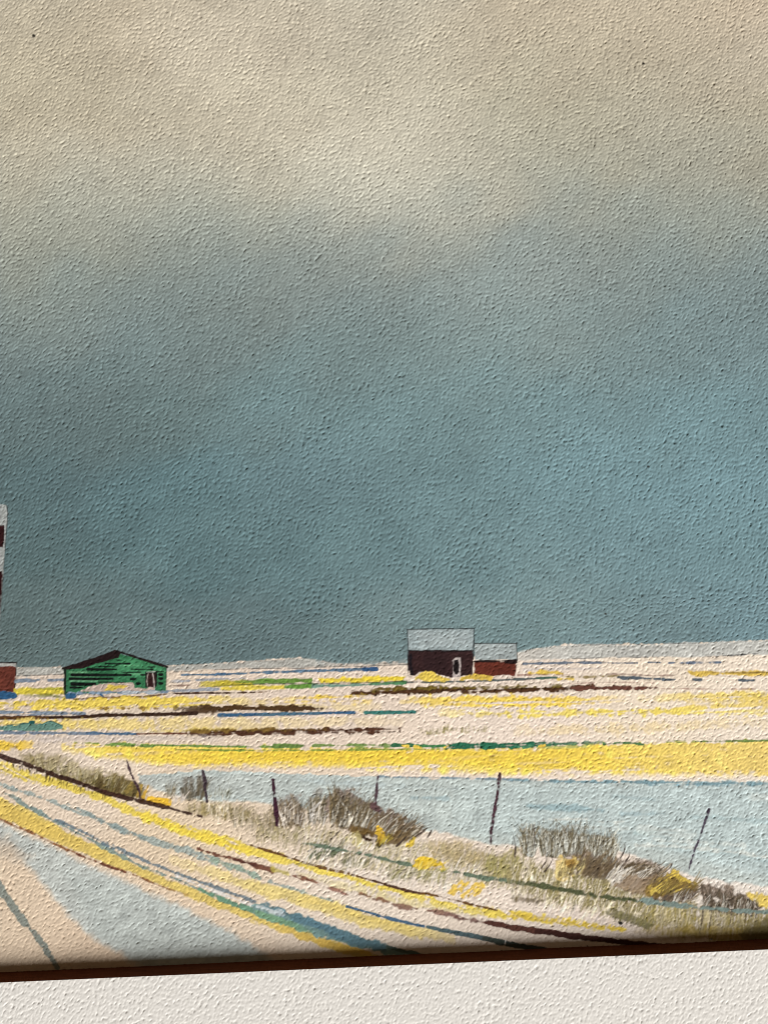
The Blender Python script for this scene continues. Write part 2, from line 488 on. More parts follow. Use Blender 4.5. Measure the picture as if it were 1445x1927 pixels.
band([(1294, 1263, 1271), (1320, 1262, 1271), (1380, 1264, 1270), (1445, 1262, 1271), (1700, 1258, 1268)], (206, 172, 70), pid_, soft=1.8, edge=1.2)
stroke([(1340, 1266, 1.6), (1400, 1266, 2), (1470, 1265, 2)], (128, 100, 44), None, alpha=.8)
pid_ = fpart('blue_stroke', 'row of short slate dashes on the right')
for (x0, x1, y, w) in ((1163, 1209, 1275.5, 6.5), (1212, 1241, 1277, 4), (1247, 1269, 1278.5, 4.6), (1304, 1319, 1279, 4.6), (1390, 1417, 1280, 3.8)):
    stroke([(x0, y, w), ((x0 + x1) / 2, y + .6, w), (x1, y + .4, w * .8)], (82, 92, 100), pid_, edge=.6, dry=.06)
stroke([(1060, 1287, 1.6), (1150, 1284, 2), (1230, 1285, 1.4)], (150, 110, 100), None, alpha=.6)

# long brown furrow
pid_ = fpart('brown_furrow', 'long dark brown furrow under the brown barn')
band([(660, 1299, 1307), (690, 1297, 1308), (712, 1295, 1306), (760, 1294, 1306), (800, 1293, 1305), (960, 1291, 1302), (1065, 1289, 1301), (1110, 1290, 1299), (1165, 1290, 1298), (1232, 1292, 1297)],
     (74, 45, 21), pid_, soft=1.3, edge=1.7, dry=.1, streak=nst)
band([(690, 1296, 1301, .6), (800, 1293, 1297, .8), (960, 1290, 1295, .8), (1070, 1288, 1293, .9)], (112, 94, 28), pid_, soft=1.6, edge=1.6, dry=.2)
band([(1066, 1292, 1299), (1165, 1291, 1298), (1236, 1292.5, 1297)], (98, 58, 46), pid_, soft=1.2, edge=1.2)
stroke([(1236, 1295, 3), (1300, 1296, 3), (1345, 1296, 3.4), (1420, 1297, 2)], (134, 92, 80), pid_, alpha=.7, dry=.42, streak=nst)

# yellow rough rows
pid_ = fpart('yellow_field', 'rough yellow row on the left under the green barn')
band([(-300, 1322, 1342), (0, 1318, 1335), (100, 1316, 1335), (220, 1314, 1335), (330, 1311, 1333), (400, 1311, 1327, .8), (470, 1311, 1324, .3)], (226, 197, 66), pid_, soft=3, edge=2.4, alpha=.95, dry=.14, streak=nst)
band([(0, 1312, 1322, .6), (60, 1315, 1320, .5), (150, 1318, 1324, .3)], (196, 174, 70), None, soft=3, edge=2.4, dry=.14, streak=nst)
band([(470, 1316, 1332, .25), (560, 1312, 1326, .6), (600, 1310, 1322), (650, 1310, 1322), (702, 1310, 1320, .5)], (222, 188, 64), pid_, soft=3, edge=2.4, dry=.14, streak=nst)
band([(440, 1318, 1336, .5), (640, 1322, 1338, .5), (720, 1324, 1336, .2)], (226, 200, 120), None, soft=3, edge=2.4, dry=.14, streak=nst)
pid_ = fpart('yellow_field', 'soft yellow row below the brown furrow')
band([(750, 1316, 1328, .4), (800, 1312, 1328, .9), (880, 1311, 1330), (960, 1310, 1330), (1060, 1310, 1329), (1108, 1310, 1324, .8), (1180, 1312, 1322, .15)], (234, 200, 78), pid_, soft=3, edge=2.4, dry=.14, streak=nst)
band([(1200, 1310, 1320, .2), (1290, 1305, 1318, .8), (1360, 1303, 1320, .9), (1445, 1302, 1322), (1700, 1296, 1316)], (228, 200, 96), pid_, soft=4, edge=2.4, dry=.14, streak=nst)
band([(820, 1334, 1346, .35), (965, 1338, 1349, .95), (1050, 1337, 1347, .9), (1150, 1336, 1345), (1290, 1330, 1344, .95), (1360, 1325, 1342, .8), (1445, 1322, 1345, .6), (1700, 1318, 1338)], (232, 206, 82), pid_, soft=2.5, edge=2.4, dry=.16, streak=nst)
band([(1290, 1316, 1332, .5), (1445, 1314, 1332, .7), (1700, 1310, 1330)], (226, 196, 104), None, soft=4, edge=2.4, dry=.14, streak=nst)
band([(965, 1368, 1384, .2), (1060, 1368, 1380, .4), (1200, 1362, 1378, .45), (1400, 1352, 1368, .35), (1445, 1352, 1370, .2)], (222, 192, 110), None, soft=4, edge=3, dry=.25)

# brown row A, blue rows
pid_ = fpart('brown_furrow', 'broken dark brown furrow in the middle of the left fields')
for x in (197, 237, 264, 297):
    stroke([(x - 6, 1333, 5, .8), (x + 7, 1333, 4.5, .8)], (116, 82, 40), pid_, edge=1.2, dry=.1)
band([(325, 1330, 1337, .7), (365, 1328, 1340, .9), (385, 1326, 1341), (420, 1327, 1338), (480, 1327, 1337), (560, 1329, 1338), (606, 1329, 1337)], (74, 50, 24), pid_, soft=1.3, edge=1.8, dry=.1, streak=nst)
band([(340, 1334, 1342, .8), (390, 1336, 1343, .8), (410, 1337, 1341, .6)], (82, 60, 40), pid_, soft=1.2, edge=1.5)
pid_ = fpart('blue_stroke')
stroke([(-80, 1342, 8), (0, 1341, 8), (100, 1342.5, 6.5), (160, 1343, 5)], (118, 132, 148), pid_, edge=.9, dry=.15, streak=nst)
pid_ = fpart('brown_furrow', 'black-brown line crossing the left edge below the green barn')
stroke([(-80, 1352, 8), (0, 1351, 8), (90, 1350.5, 7), (160, 1349, 7), (200, 1346, 7), (290, 1344.5, 7), (370, 1342, 7)], (54, 33, 21), pid_, edge=.7)
stroke([(-80, 1352, 5), (0, 1351, 5), (90, 1350.5, 5)], (86, 54, 22), pid_, edge=.7)
pid_ = fpart('blue_stroke', 'strong blue stroke in the middle of the fields')
stroke([(413, 1346, 7.5), (480, 1344.5, 6.5), (570, 1343, 5), (640, 1341, 5.5), (666, 1341, 6)], (40, 90, 128), pid_, edge=.6, blot=.5)
stroke([(486, 1344.5, 6.5), (600, 1342.5, 5)], (66, 106, 126), pid_, edge=.6, alpha=.8, dry=.2)
pid_ = fpart('teal_stroke', 'short teal stroke beside the strong blue one')
stroke([(688, 1341, 6.5), (730, 1340.5, 7), (780, 1340, 6.5)], (50, 112, 104), pid_, edge=.6)

pid_ = fpart('yellow_field', 'pale yellow row above the teal bush')
band([(-300, 1362, 1386), (0, 1356, 1368, .9), (120, 1354, 1374, .9), (250, 1353, 1372, .7), (400, 1352, 1376, .5), (480, 1353, 1374, .4), (640, 1350, 1366, .3), (760, 1350, 1366, .1)], (226, 198, 96), pid_, soft=4, edge=2.4, dry=.1)
band([(250, 1372, 1379, .3), (352, 1371, 1378, .8), (480, 1370, 1376, .4)], (212, 186, 70), None, soft=3, edge=2)
pid_ = fpart('bush', 'low teal bush at the left edge of the fields')
poly([(-60, 1369), (0, 1366), (30, 1365), (43, 1362), (60, 1360), (80, 1362), (95, 1357), (108, 1361), (119, 1366), (118, 1372), (80, 1376), (0, 1374), (-60, 1378)], (96, 134, 120), pid_, soft=1, edge=.8)
stroke([(0, 1366, 1.4), (43, 1362, 1.8), (62, 1361, 1.4), (78, 1364, 1.2), (95, 1357, 2), (119, 1366, 1.5)], (48, 92, 88), pid_, edge=.4)
stroke([(58, 1359.5, 6), (64, 1359.5, 6)], (26, 78, 76), pid_, edge=.5)
pid_ = fpart('blue_stroke', 'blue stroke under the teal bush')
stroke([(-80, 1380, 6), (0, 1379, 6), (100, 1379.5, 5), (170, 1380, 5.5), (257, 1381, 4.5)], (112, 126, 142), pid_, edge=.8, dry=.1, streak=nst)
stroke([(165, 1380, 4.5), (257, 1381, 4.5)], (70, 102, 132), pid_, edge=.7)
pid_ = fpart('brown_furrow', 'dark brown furrow above the large yellow field')
stroke([(258, 1381, 3), (352, 1380, 3.5)], (106, 64, 46), pid_, edge=.6)
band([(350, 1376, 1384), (400, 1374, 1385), (480, 1372, 1383), (560, 1371, 1382), (660, 1371, 1380), (750, 1370, 1379), (757, 1371, 1377)], (78, 46, 28), pid_, soft=1.3, edge=1.7, dry=.1, streak=nst)
band([(350, 1373, 1379, .8), (480, 1371, 1375, .8), (620, 1371, 1374, .3)], (124, 96, 34), pid_, soft=1.6, edge=1.6)
pid_ = fpart('olive_smear', 'dabbed olive smear in the middle of the pale field')
for _ in range(46):
    x = random.uniform(790, 915)
    y = 1379 - (x - 789) * 0.05 + random.uniform(-5, 4)
    stroke([(x, y, random.uniform(2, 5)), (x + random.uniform(-1, 3), y - random.uniform(3, 9), 1.5)], (148, 136, 82), pid_, edge=.8, alpha=random.uniform(.25, .75), smooth=False)
band([(0, 1386, 1394, .35), (200, 1386, 1395, .5), (420, 1386, 1394, .3)], (184, 174, 172), None, soft=3, edge=2)

# ---- large yellow field
pid_ = fpart('yellow_field', 'yellow patch at the left edge above the dark bank line')
band([(-300, 1400, 1420), (0, 1395, 1413), (40, 1395, 1411), (66, 1397, 1408, .6)], (226, 188, 56), pid_, soft=3, edge=2.2)
pid_ = fpart('yellow_field', 'large strong yellow field across the middle')
band([(118, 1401, 1411, .7), (140, 1398, 1415, .9), (186, 1399, 1423), (282, 1400, 1435), (332, 1403, 1441), (480, 1406, 1441), (600, 1408, 1444), (750, 1408, 1449), (850, 1406, 1453), (965, 1404, 1456), (1100, 1401, 1455), (1300, 1397, 1457), (1445, 1395, 1460), (1800, 1385, 1450)],
     (238, 208, 92), pid_, soft=2, softb=7, edge=2.2, dry=.06, streak=nst)
band([(200, 1405, 1418, .4), (300, 1408, 1432, .8), (400, 1411, 1438, .95), (480, 1411, 1434), (560, 1411, 1436), (700, 1412, 1437), (850, 1411, 1436, .9), (965, 1409, 1446, .8), (1080, 1408, 1450, .7), (1180, 1408, 1450, .45), (1300, 1404, 1450, .2)],
     (236, 200, 50), pid_, soft=4, softb=7, edge=2)
band([(1150, 1402, 1440, .15), (1260, 1400, 1450, .4), (1445, 1397, 1458, .75), (1800, 1390, 1450)], (230, 198, 112), None, soft=5, edge=2)
pid_ = fpart('green_stroke', 'broken green line along the top of the large yellow field')
stroke([(140, 1397, 3, .6), (186, 1399, 3)], (130, 146, 60), pid_, edge=.8, dry=.2)
stroke([(193, 1401, 6), (240, 1402, 7), (286, 1404, 6)], (108, 138, 62), pid_, edge=1, dry=.2, streak=nst)
stroke([(286, 1402, 3), (380, 1404, 3), (480, 1405, 4), (560, 1405.5, 5)], (104, 134, 60), pid_, edge=.7, dry=.15, streak=nst)
stroke([(332, 1411, 2.5), (480, 1412, 3), (660, 1411, 3), (840, 1409, 2.5)], (126, 142, 52), pid_, edge=.6, dry=.15, streak=nst)
stroke([(517, 1404, 8), (570, 1403.5, 7)], (98, 126, 58), pid_, edge=1)
stroke([(590, 1403, 5), (660, 1403, 6), (732, 1403.5, 7)], (112, 138, 70), pid_, edge=1.2, dry=.2, streak=nst)
stroke([(738, 1403, 7), (776, 1402.5, 7)], (46, 104, 70), pid_, edge=.8)
stroke([(783, 1404, 6), (838, 1404, 7)], (62, 124, 72), pid_, edge=.8)
band([(840, 1399, 1410), (900, 1398, 1410), (960, 1397, 1409), (1000, 1396, 1407), (1048, 1396, 1403, .95), (1110, 1395.5, 1400, .8), (1140, 1396, 1399, .5)], (34, 102, 74), pid_, soft=1, edge=1.1, dry=.08, streak=nst)
band([(975, 1404, 1409, .8), (1040, 1403, 1409, .5), (1110, 1401, 1406, .5)], (84, 140, 100), pid_, soft=1.2, edge=1, dry=.3, streak=nst)
stroke([(1135, 1400, 3.4), (1180, 1398, 3.6), (1210, 1401, 4)], (74, 112, 66), pid_, edge=1, dry=.35, streak=nst)
stroke([(1254, 1396, 3), (1320, 1395, 3), (1390, 1394.5, 3.4), (1460, 1393, 3)], (104, 124, 58), pid_, edge=.7, dry=.2, streak=nst)
# loose yellow specks over the green
for x in (762, 786, 838, 1020, 1120):
    stroke([(x - 5, 1407 + random.uniform(-4, 2), 4), (x + 5, 1406 + random.uniform(-4, 2), 4)], (238, 198, 60), None, edge=1.2)

# ---- water
pid_w = fpart('water', 'pale blue-grey water behind the fence posts')
wt = [(262, 1458), (330, 1453), (400, 1449), (480, 1454), (560, 1456), (600, 1457), (700, 1461), (850, 1464), (965, 1467), (1100, 1469), (1300, 1471), (1445, 1470), (1750, 1462)]
wb = [(262, 1472), (300, 1486), (340, 1500), (400, 1508), (480, 1508), (600, 1528), (700, 1540), (780, 1556), (860, 1574), (920, 1590), (970, 1592), (1100, 1590), (1180, 1606), (1230, 1624), (1290, 1646), (1340, 1654), (1445, 1668), (1750, 1700)]
xx = sorted(set([q[0] for q in wt] + [q[0] for q in wb]))
band([(x, np.interp(x, [q[0] for q in wt], [q[1] for q in wt]), np.interp(x, [q[0] for q in wb], [q[1] for q in wb])) for x in xx], (186, 194, 188), pid_w, soft=1.5, softb=4, edge=1.4)
band([(850, 1480, 1560, .2), (965, 1478, 1575, .55), (1200, 1476, 1590, .7), (1445, 1476, 1650, .8), (1750, 1480, 1680)], (182, 196, 194), None, soft=12, edge=2)
band([(262, 1460, 1485, .6), (480, 1460, 1500, .3), (600, 1462, 1510, 0)], (176, 176, 168), None, soft=6, edge=2)
stroke([(712, 1461.5, 2.5), (850, 1464, 2.5), (965, 1467, 3.5)], (120, 140, 150), pid_w, soft=1.4, edge=.6, dry=.2, streak=nst)
pid_ = part('water_edge', 'dark teal line along the far edge of the water', pid_w)
stroke([(965, 1468, 5), (1020, 1469, 6), (1066, 1471, 4)], (116, 148, 156), pid_, soft=2, edge=1.2, dry=.4, streak=nst)
stroke([(1066, 1471, 3), (1138, 1471, 5), (1220, 1473, 7), (1320, 1475, 7.5), (1387, 1475, 7), (1470, 1475, 4)], (112, 146, 154), pid_, soft=2, edge=1.2, dry=.4, streak=nst)
for (pts, c, al) in (([(992, 1517, 8), (1060, 1520, 13), (1132, 1526, 7)], (112, 152, 160), .6), ([(775, 1500, 7), (842, 1503, 6)], (120, 154, 162), .5), ([(1170, 1532, 6), (1250, 1530, 5)], (128, 158, 164), .5),
                     ([(1150, 1498, 6), (1230, 1505, 6)], (134, 162, 166), .4), ([(1300, 1537, 6), (1445, 1545, 7)], (138, 168, 170), .4), ([(1190, 1568, 5), (1260, 1565, 5)], (134, 166, 166), .35),
                     ([(1250, 1595, 6), (1330, 1600, 8), (1445, 1622, 8)], (140, 168, 170), .35), ([(560, 1468, 6), (720, 1478, 8), (860, 1484, 6)], (150, 166, 168), .4)):
    stroke(pts, c, pid_w, soft=3, edge=1.5, alpha=al, dry=.15, streak=nst)
for (pts, al) in (([(1031, 1542, 4), (1100, 1543, 5), (1174, 1546, 4)], .7), ([(1197, 1591, 5), (1290, 1595, 5), (1380, 1604, 6), (1460, 1614, 5)], .7), ([(1205, 1560, 16), (1300, 1572, 18)], .35), ([(1230, 1580, 6), (1400, 1590, 6)], .45), ([(1060, 1555, 5), (1180, 1560, 8)], .3), ([(1420, 1500, 16), (1460, 1502, 16)], .35)):
    stroke(pts, (214, 212, 200), pid_w, soft=2.6, edge=1.6, alpha=al * .75, dry=.15, streak=nst)

# ---- green barn
pid_b = part('green_barn', 'green barn with a black roof edge and dark siding lines')
wall = [(121, 1258), (218, 1227), (314, 1256), (314, 1303), (300, 1303), (255, 1304), (180, 1306), (122, 1308)]
poly(wall, (46, 112, 72), pid_b, soft=.8, edge=.5)
poly([(225, 1237), (255, 1242), (308, 1258), (308, 1270), (240, 1275), (190, 1290), (170, 1290), (210, 1268), (215, 1250)], (66, 138, 92), None, soft=5, edge=1, alpha=.8)
poly([(124, 1262), (200, 1258), (240, 1272), (180, 1292), (124, 1304)], (40, 94, 60), None, soft=5, edge=1, alpha=.6)
for (x0, x1, y, c) in ((132, 176, 1265, (92, 146, 104)), (132, 190, 1272.5, (80, 134, 94)), (134, 184, 1281, (96, 150, 110)), (134, 158, 1293, (84, 140, 98)), (226, 262, 1252, (92, 160, 112)), (236, 268, 1268, (98, 164, 116)), (298, 311, 1264, (80, 150, 100)), (240, 256, 1278, (70, 140, 92))):
    stroke([(x0, y, 2.6), ((x0 + x1) / 2, y + .4, 3), (x1, y, 2)], c, None, soft=1, edge=.6, alpha=.8, dry=.12)
pid_ = part('siding_lines', 'dark horizontal siding strokes', pid_b)
for (x0, x1, y, w) in ((500, 660, 300, 12), (600, 738, 267, 9), (660, 700, 247, 6), (408, 742, 331, 13), (748, 868, 299, 7), (398, 640, 353, 11), (742, 770, 354, 11), (410, 540, 383, 15), (684, 704, 378, 11),
                       (777, 793, 379, 13), (906, 922, 329, 12), (906, 922, 352, 12), (906, 922, 379, 13), (803, 820, 331, 9), (838, 880, 286, 5), (560, 640, 283, 6), (690, 800, 316, 5), (560, 700, 372, 5), (400, 470, 402, 8), (850, 930, 312, 5)):
    stroke([(x0 / 3.01, 1160 + y / 3.01, w / 2.3), ((x0 + x1) / 6.02, 1160 + (y + 1) / 3.01, w / 2.3), (x1 / 3.01, 1160 + y / 3.01, w / 3.0)], (3, 12, 8), pid_, soft=.8, edge=.35)
pid_ = part('roof', 'black roof edge of the green barn', pid_b)
poly([(118, 1256), (160, 1243), (218, 1223), (229, 1228), (223, 1238), (206, 1243), (176, 1251), (156, 1257), (128, 1260), (118, 1259)], (30, 14, 14), pid_, soft=.8, edge=.4)
stroke([(216, 1224, 3), (229, 1228, 4.5), (266, 1240, 4.5), (292, 1248, 5), (315, 1255, 5)], (28, 16, 16), pid_, soft=.8, edge=.4)
stroke([(123, 1259, 4.5), (123, 1280, 4), (122.5, 1307, 3.5)], (18, 26, 18), pid_, soft=.8, edge=.4)
stroke([(313.5, 1257, 2), (313, 1300, 1.6)], (20, 50, 34), pid_, soft=.8, edge=.3)
pid_ = part('door', 'dark arched doorway of the green barn', pid_b)
poly([(274, 1264), (296, 1265), (296, 1292), (274, 1294)], (18, 22, 18), pid_, soft=.8, edge=.4)
poly([(280, 1268), (291, 1267), (294, 1276), (293, 1294), (280, 1294), (278, 1278)], (44, 18, 18), pid_, soft=.8, edge=.4)
stroke([(279, 1268, 1.3), (277, 1280, 1.3), (278, 1291, 1)], (176, 160, 150), pid_, soft=.7, edge=.2)
stroke([(288, 1268, 1.8), (290, 1282, 1.6), (291, 1300, 1.4)], (190, 176, 168), pid_, soft=.7, edge=.2)
stroke([(276, 1264.5, 1.3), (292, 1264, 1.6)], (150, 160, 146), pid_, soft=.7, edge=.2)
pid_ = part('pale_drift', 'pale pink and yellow ground in front of the green barn', pid_b)
poly([(153, 1299), (165, 1294), (188, 1287), (226, 1285), (252, 1284), (254, 1294), (279, 1294), (290, 1296), (290, 1302), (230, 1304), (196, 1303), (153, 1303)], (190, 168, 154), pid_, soft=1, edge=1)
poly([(196, 1299), (206, 1289), (226, 1289), (240, 1291), (228, 1296), (212, 1301)], (204, 176, 62), pid_, soft=1.2, edge=1)
stroke([(128, 1306, 6), (180, 1304, 6), (240, 1303, 5), (315, 1302, 7)], (116, 138, 158), pid_, edge=.9, dry=.05)
stroke([(232, 1303, 4), (300, 1302, 4)], (162, 168, 172), pid_, edge=.8)
poly([(123, 1306), (145, 1304), (144, 1313), (136, 1316), (125, 1315)], (26, 88, 128), pid_, soft=1, edge=.9)
stroke([(190, 1307, 3), (195, 1310, 3)], (40, 90, 130), pid_, edge=.6)
pid_ = part('blue_bush', 'dark blue blob at the foot of the red shed', pid_shed)
poly([(-60, 1303), (0, 1301), (10, 1299), (28, 1303), (34, 1311), (25, 1316), (-60, 1319)], (22, 84, 126), pid_, soft=1, edge=.8)

# ---- brown barn
pid_b = part('brown_barn', 'dark brown barn with a white roof outlined in pencil')
poly([(768, 1222), (889, 1222), (891, 1233), (889, 1270), (866, 1273), (849, 1275), (832, 1271), (807, 1263), (789, 1265), (781, 1273), (772, 1270), (768, 1256)], (50, 28, 28), pid_b, soft=.8, edge=.5)
band([(800, 1232, 1262, .6), (850, 1230, 1270, .4)], (38, 20, 22), None, soft=6, edge=2)
stroke([(773, 1232, 5), (772.5, 1250, 4.5), (776, 1268, 7)], (22, 14, 20), None, soft=1, edge=.5)
stroke([(768, 1224, 2.6), (830, 1225, 3), (888, 1224, 2.6)], (24, 14, 16), None, edge=.4)
pid_ = part('roof', 'white roof outlined in pencil', pid_b)
poly([(767, 1184), (891, 1183), (891, 1223), (767, 1223)], (150, 162, 162), pid_, soft=.8, edge=.3)
poly([(780, 1190), (880, 1190), (885, 1215), (800, 1218)], (164, 173, 172), None, soft=8, edge=2, alpha=.6)
for pts in ([(765, 1184.5, 1.8), (830, 1183, 1.7), (891, 1183, 2)], [(766.5, 1183, 1.7), (767.5, 1225, 1.8), (768, 1272, 1.5)], [(891.5, 1182, 1.8), (891, 1224, 2), (890.5, 1240, 1.6)]):
    stroke(pts, (40, 42, 44), pid_pen, soft=.7, edge=.2)
pid_ = part('door', 'black doorway with a pale outline', pid_b)
poly([(852, 1243), (857, 1238), (867, 1237), (866, 1273), (852, 1276)], (186, 172, 166), pid_, soft=.8, edge=.4)
poly([(854, 1243), (862, 1241), (864, 1250), (863, 1264), (860, 1270), (855, 1268), (853, 1256)], (22, 13, 14), pid_, soft=.8, edge=.4)
stroke([(850.5, 1246, 2.5), (851, 1266, 2.5)], (52, 32, 34), pid_, soft=.8, edge=.4)
pid_b2 = part('red_annex', 'red-brown annex with a white roof beside the brown barn')
poly([(892, 1245), (970, 1243), (972, 1255), (968, 1272), (950, 1271), (930, 1272), (892, 1270)], (100, 42, 27), pid_b2, soft=.9, edge=.7)
poly([(930, 1252), (968, 1252), (966, 1270), (930, 1270)], (84, 34, 20), None, soft=4, edge=1, alpha=.5)
pid_ = part('roof', None, pid_b2)
poly([(893, 1212), (972, 1211), (973, 1241), (893, 1242)], (156, 164, 162), pid_, soft=.8, edge=.3)
stroke([(892, 1244.5, 3.5), (930, 1244, 4), (971, 1242.5, 4)], (30, 16, 14), pid_, edge=.5)
stroke([(950, 1246, 7), (969, 1246, 7)], (34, 16, 14), pid_, edge=.6)
stroke([(893, 1211, 1.6), (930, 1210.5, 1.4), (972, 1211, 1.8)], (46, 48, 48), pid_pen, soft=.7, edge=.2)
stroke([(971.5, 1208, 1.4), (972.5, 1243, 1.3)], (50, 50, 48), pid_pen, soft=.7, edge=.2)
pid_ = part('yellow_tuft', 'yellow ground along the foot of the brown barn', pid_b)
poly([(780, 1280), (781, 1273), (790, 1265), (800, 1264), (815, 1269), (832, 1274), (845, 1278), (840, 1281)], (214, 184, 66), pid_, soft=1.4, edge=1.3)
poly([(864, 1280), (868, 1273), (892, 1268), (910, 1271), (926, 1274), (922, 1279)], (206, 172, 60), pid_, soft=1.4, edge=1.3)

# ---- road and verge on the left
pid_road = part('road', 'pale grey road surface at the lower left')
poly([(-120, 1500), (0, 1548), (40, 1566), (100, 1592), (166, 1629), (239, 1660), (332, 1705), (399, 1736), (455, 1768), (500, 1795), (540, 1840), (300, 1845), (226, 1794), (199, 1780), (173, 1763), (133, 1726), (100, 1684), (66, 1646), (20, 1592), (-120, 1560)],
     (186, 189, 182), pid_road, soft=9, edge=1.5)
poly([(120, 1640), (240, 1664), (400, 1740), (470, 1780), (480, 1840), (330, 1840), (180, 1760)], (180, 186, 180), None, soft=16, edge=3, alpha=.7)
poly([(-40, 1560), (20, 1575), (60, 1610), (40, 1625), (-40, 1600)], (186, 172, 154), None, soft=10, edge=3, alpha=.7)
pid_ = part('road_mark', 'grey-green stroke across the peach verge in the lower left corner')
stroke([(-12, 1650, 12), (2, 1672, 13), (14, 1692, 14), (28, 1712, 14), (45, 1733, 15), (54, 1745, 8), (66, 1757, 12), (80, 1777, 12), (92, 1796, 11), (108, 1822, 10)], (130, 134, 124), pid_, soft=1.4, edge=1.6, dry=.04)

pid_ = part('yellow_verge', 'broad yellow verge band beside the road')
for rows, c, al, sf in (
    ([(-120, 1440, 1490), (0, 1500, 1541), (50, 1520, 1562), (86, 1540, 1578), (133, 1566, 1598), (186, 1592, 1620), (249, 1622, 1644), (299, 1646, 1666), (352, 1668, 1686), (400, 1686, 1706), (480, 1716, 1734), (546, 1740, 1759), (613, 1762, 1782), (653, 1776, 1796), (720, 1800, 1820)], (216, 188, 98), 1, 3),
    ([(-120, 1450, 1480), (0, 1508, 1536), (50, 1530, 1556), (100, 1554, 1576), (150, 1578, 1596, .6), (220, 1612, 1626, .3)], (214, 182, 82), .8, 5),
    ([(520, 1736, 1752, .2), (600, 1764, 1776, .6), (650, 1776, 1790, .8), (700, 1790, 1800, .6)], (222, 176, 56), .8, 3)):
    band(rows, c, pid_, soft=sf, edge=2, alpha=al)
pid_ = part('brown_line', 'thin brown line along the road edge')
stroke([(-60, 1512, 4), (0, 1541, 4.5), (50, 1563, 5), (86, 1580, 4.5), (133, 1601, 4.5), (186, 1623, 4.5), (249, 1645, 4), (299, 1666, 3.5), (352, 1684, 3, .5)], (138, 92, 56), pid_, soft=1.2, edge=1, dry=.15)
stroke([(140, 1605, 3), (200, 1629, 3.5), (250, 1646, 3)], (110, 62, 44), pid_, edge=.8, dry=.2)

pid_ = part('yellow_verge', 'pale yellow band between the two blue verge lines')
band([(320, 1612, 1626, .3), (400, 1634, 1652, .7), (480, 1656, 1682), (580, 1681, 1710), (679, 1713, 1742), (779, 1742, 1764), (860, 1760, 1776, .5)], (224, 200, 124), pid_, soft=4, edge=2.2)
band([(560, 1682, 1694, .4), (680, 1716, 1730, .6), (780, 1745, 1754, .3)], (226, 196, 96), None, soft=4, edge=2)

pid_ = part('blue_verge_line', 'wide grey-blue line sweeping along the verge')
stroke([(-30, 1464, 6, .4), (13, 1480, 6.6), (43, 1490, 7.4), (110, 1513, 7.4), (166, 1533, 9.0), (216, 1555, 10.7), (272, 1578, 10.7), (332, 1596, 11.5), (399, 1617, 10.7), (440, 1632, 11.5), (480, 1649, 8.2), (513, 1661, 5.7), (563, 1676, 4.1), (626, 1696, 2.5)],
       (140, 155, 151), pid_, soft=1.6, edge=1.8, dry=.2, streak=nsd, alpha=.85)
stroke([(166, 1533, 5.7), (230, 1562, 6.6), (272, 1578, 5.7)], (122, 138, 136), pid_, soft=2, edge=1.6, alpha=.7, dry=.2)
stroke([(400, 1617, 6.6), (450, 1635, 7.4), (490, 1653, 4.9)], (136, 156, 134), pid_, soft=2, edge=1.6, alpha=.7, dry=.2)
pid_ = part('blue_verge_line', 'sharp blue line running into the shadow at the bottom edge')
stroke([(653, 1706, 5), (664, 1709, 5)], (58, 96, 128), pid_, edge=.6)
stroke([(668, 1710, 4), (719, 1725, 5.5), (760, 1735, 6), (797, 1743, 5)], (64, 100, 130), pid_, edge=.7)
stroke([(804, 1744, 5), (845, 1753, 8), (912, 1766, 9), (960, 1777, 10), (1015, 1786, 9), (1060, 1794, 8)], (76, 100, 104), pid_, edge=.7, blot=.4)
stroke([(912, 1766, 9), (960, 1777, 10), (1015, 1786, 9), (1060, 1794, 8)], (66, 74, 66), pid_, edge=.7, alpha=.9)
pid_ = part('blue_verge_line', 'lower twin blue line, turning green to the right')
stroke([(0, 1484, 5, .3), (20, 1497, 6, .8), (50, 1516, 7), (100, 1543, 6), (156, 1573, 6), (186, 1588, 6.5), (232, 1613, 5), (282, 1637, 5), (332, 1654, 5), (399, 1682, 6), (432, 1699, 8), (480, 1713, 9)],
       (112, 134, 130), pid_, soft=1.3, edge=1.4, dry=.24, streak=nsd, alpha=.9)
stroke([(376, 1673, 6), (420, 1694, 10), (480, 1714, 9)], (104, 142, 116), pid_, soft=1.4, edge=1.4, dry=.05)
pid_ = part('blue_verge_line', 'upper twin blue line with a pale gap below it')
stroke([(100, 1540, 4), (150, 1562, 6), (199, 1586, 6), (249, 1609, 5.5), (289, 1626, 6), (332, 1643, 6), (399, 1667, 7), (480, 1697, 8)], (96, 118, 130), pid_, soft=1.2, edge=1.3, dry=.2, streak=nsd, alpha=.9)
stroke([(330, 1648, 4), (399, 1675, 5), (480, 1705, 5)], (214, 208, 202), None, soft=1.4, edge=1.2, alpha=.8)
pid_ = part('blue_verge_patch', 'broad teal wash where the twin lines meet the bottom edge')
band([(478, 1697, 1721), (546, 1714, 1744), (613, 1740, 1765), (679, 1763, 1785), (729, 1779, 1794), (770, 1790, 1800)], (116, 146, 142), pid_, soft=2, edge=2)
band([(490, 1698, 1706, .6), (546, 1714, 1730, .9), (600, 1735, 1750), (660, 1757, 1776, .9), (729, 1779, 1790, .8)], (80, 120, 134), pid_, soft=3, edge=2.4)
stroke([(486, 1706, 6, .8), (510, 1714, 7, .8), (545, 1722, 4, .3)], (204, 208, 206), None, soft=2.4, edge=2, dry=.1)
band([(480, 1712, 1721, .8), (546, 1734, 1745, .8), (590, 1751, 1760, .4)], (112, 150, 110), None, soft=2.5, edge=1.5)
stroke([(729, 1781, 5), (760, 1790, 7), (800, 1799, 6)], (86, 104, 96), pid_, edge=1)

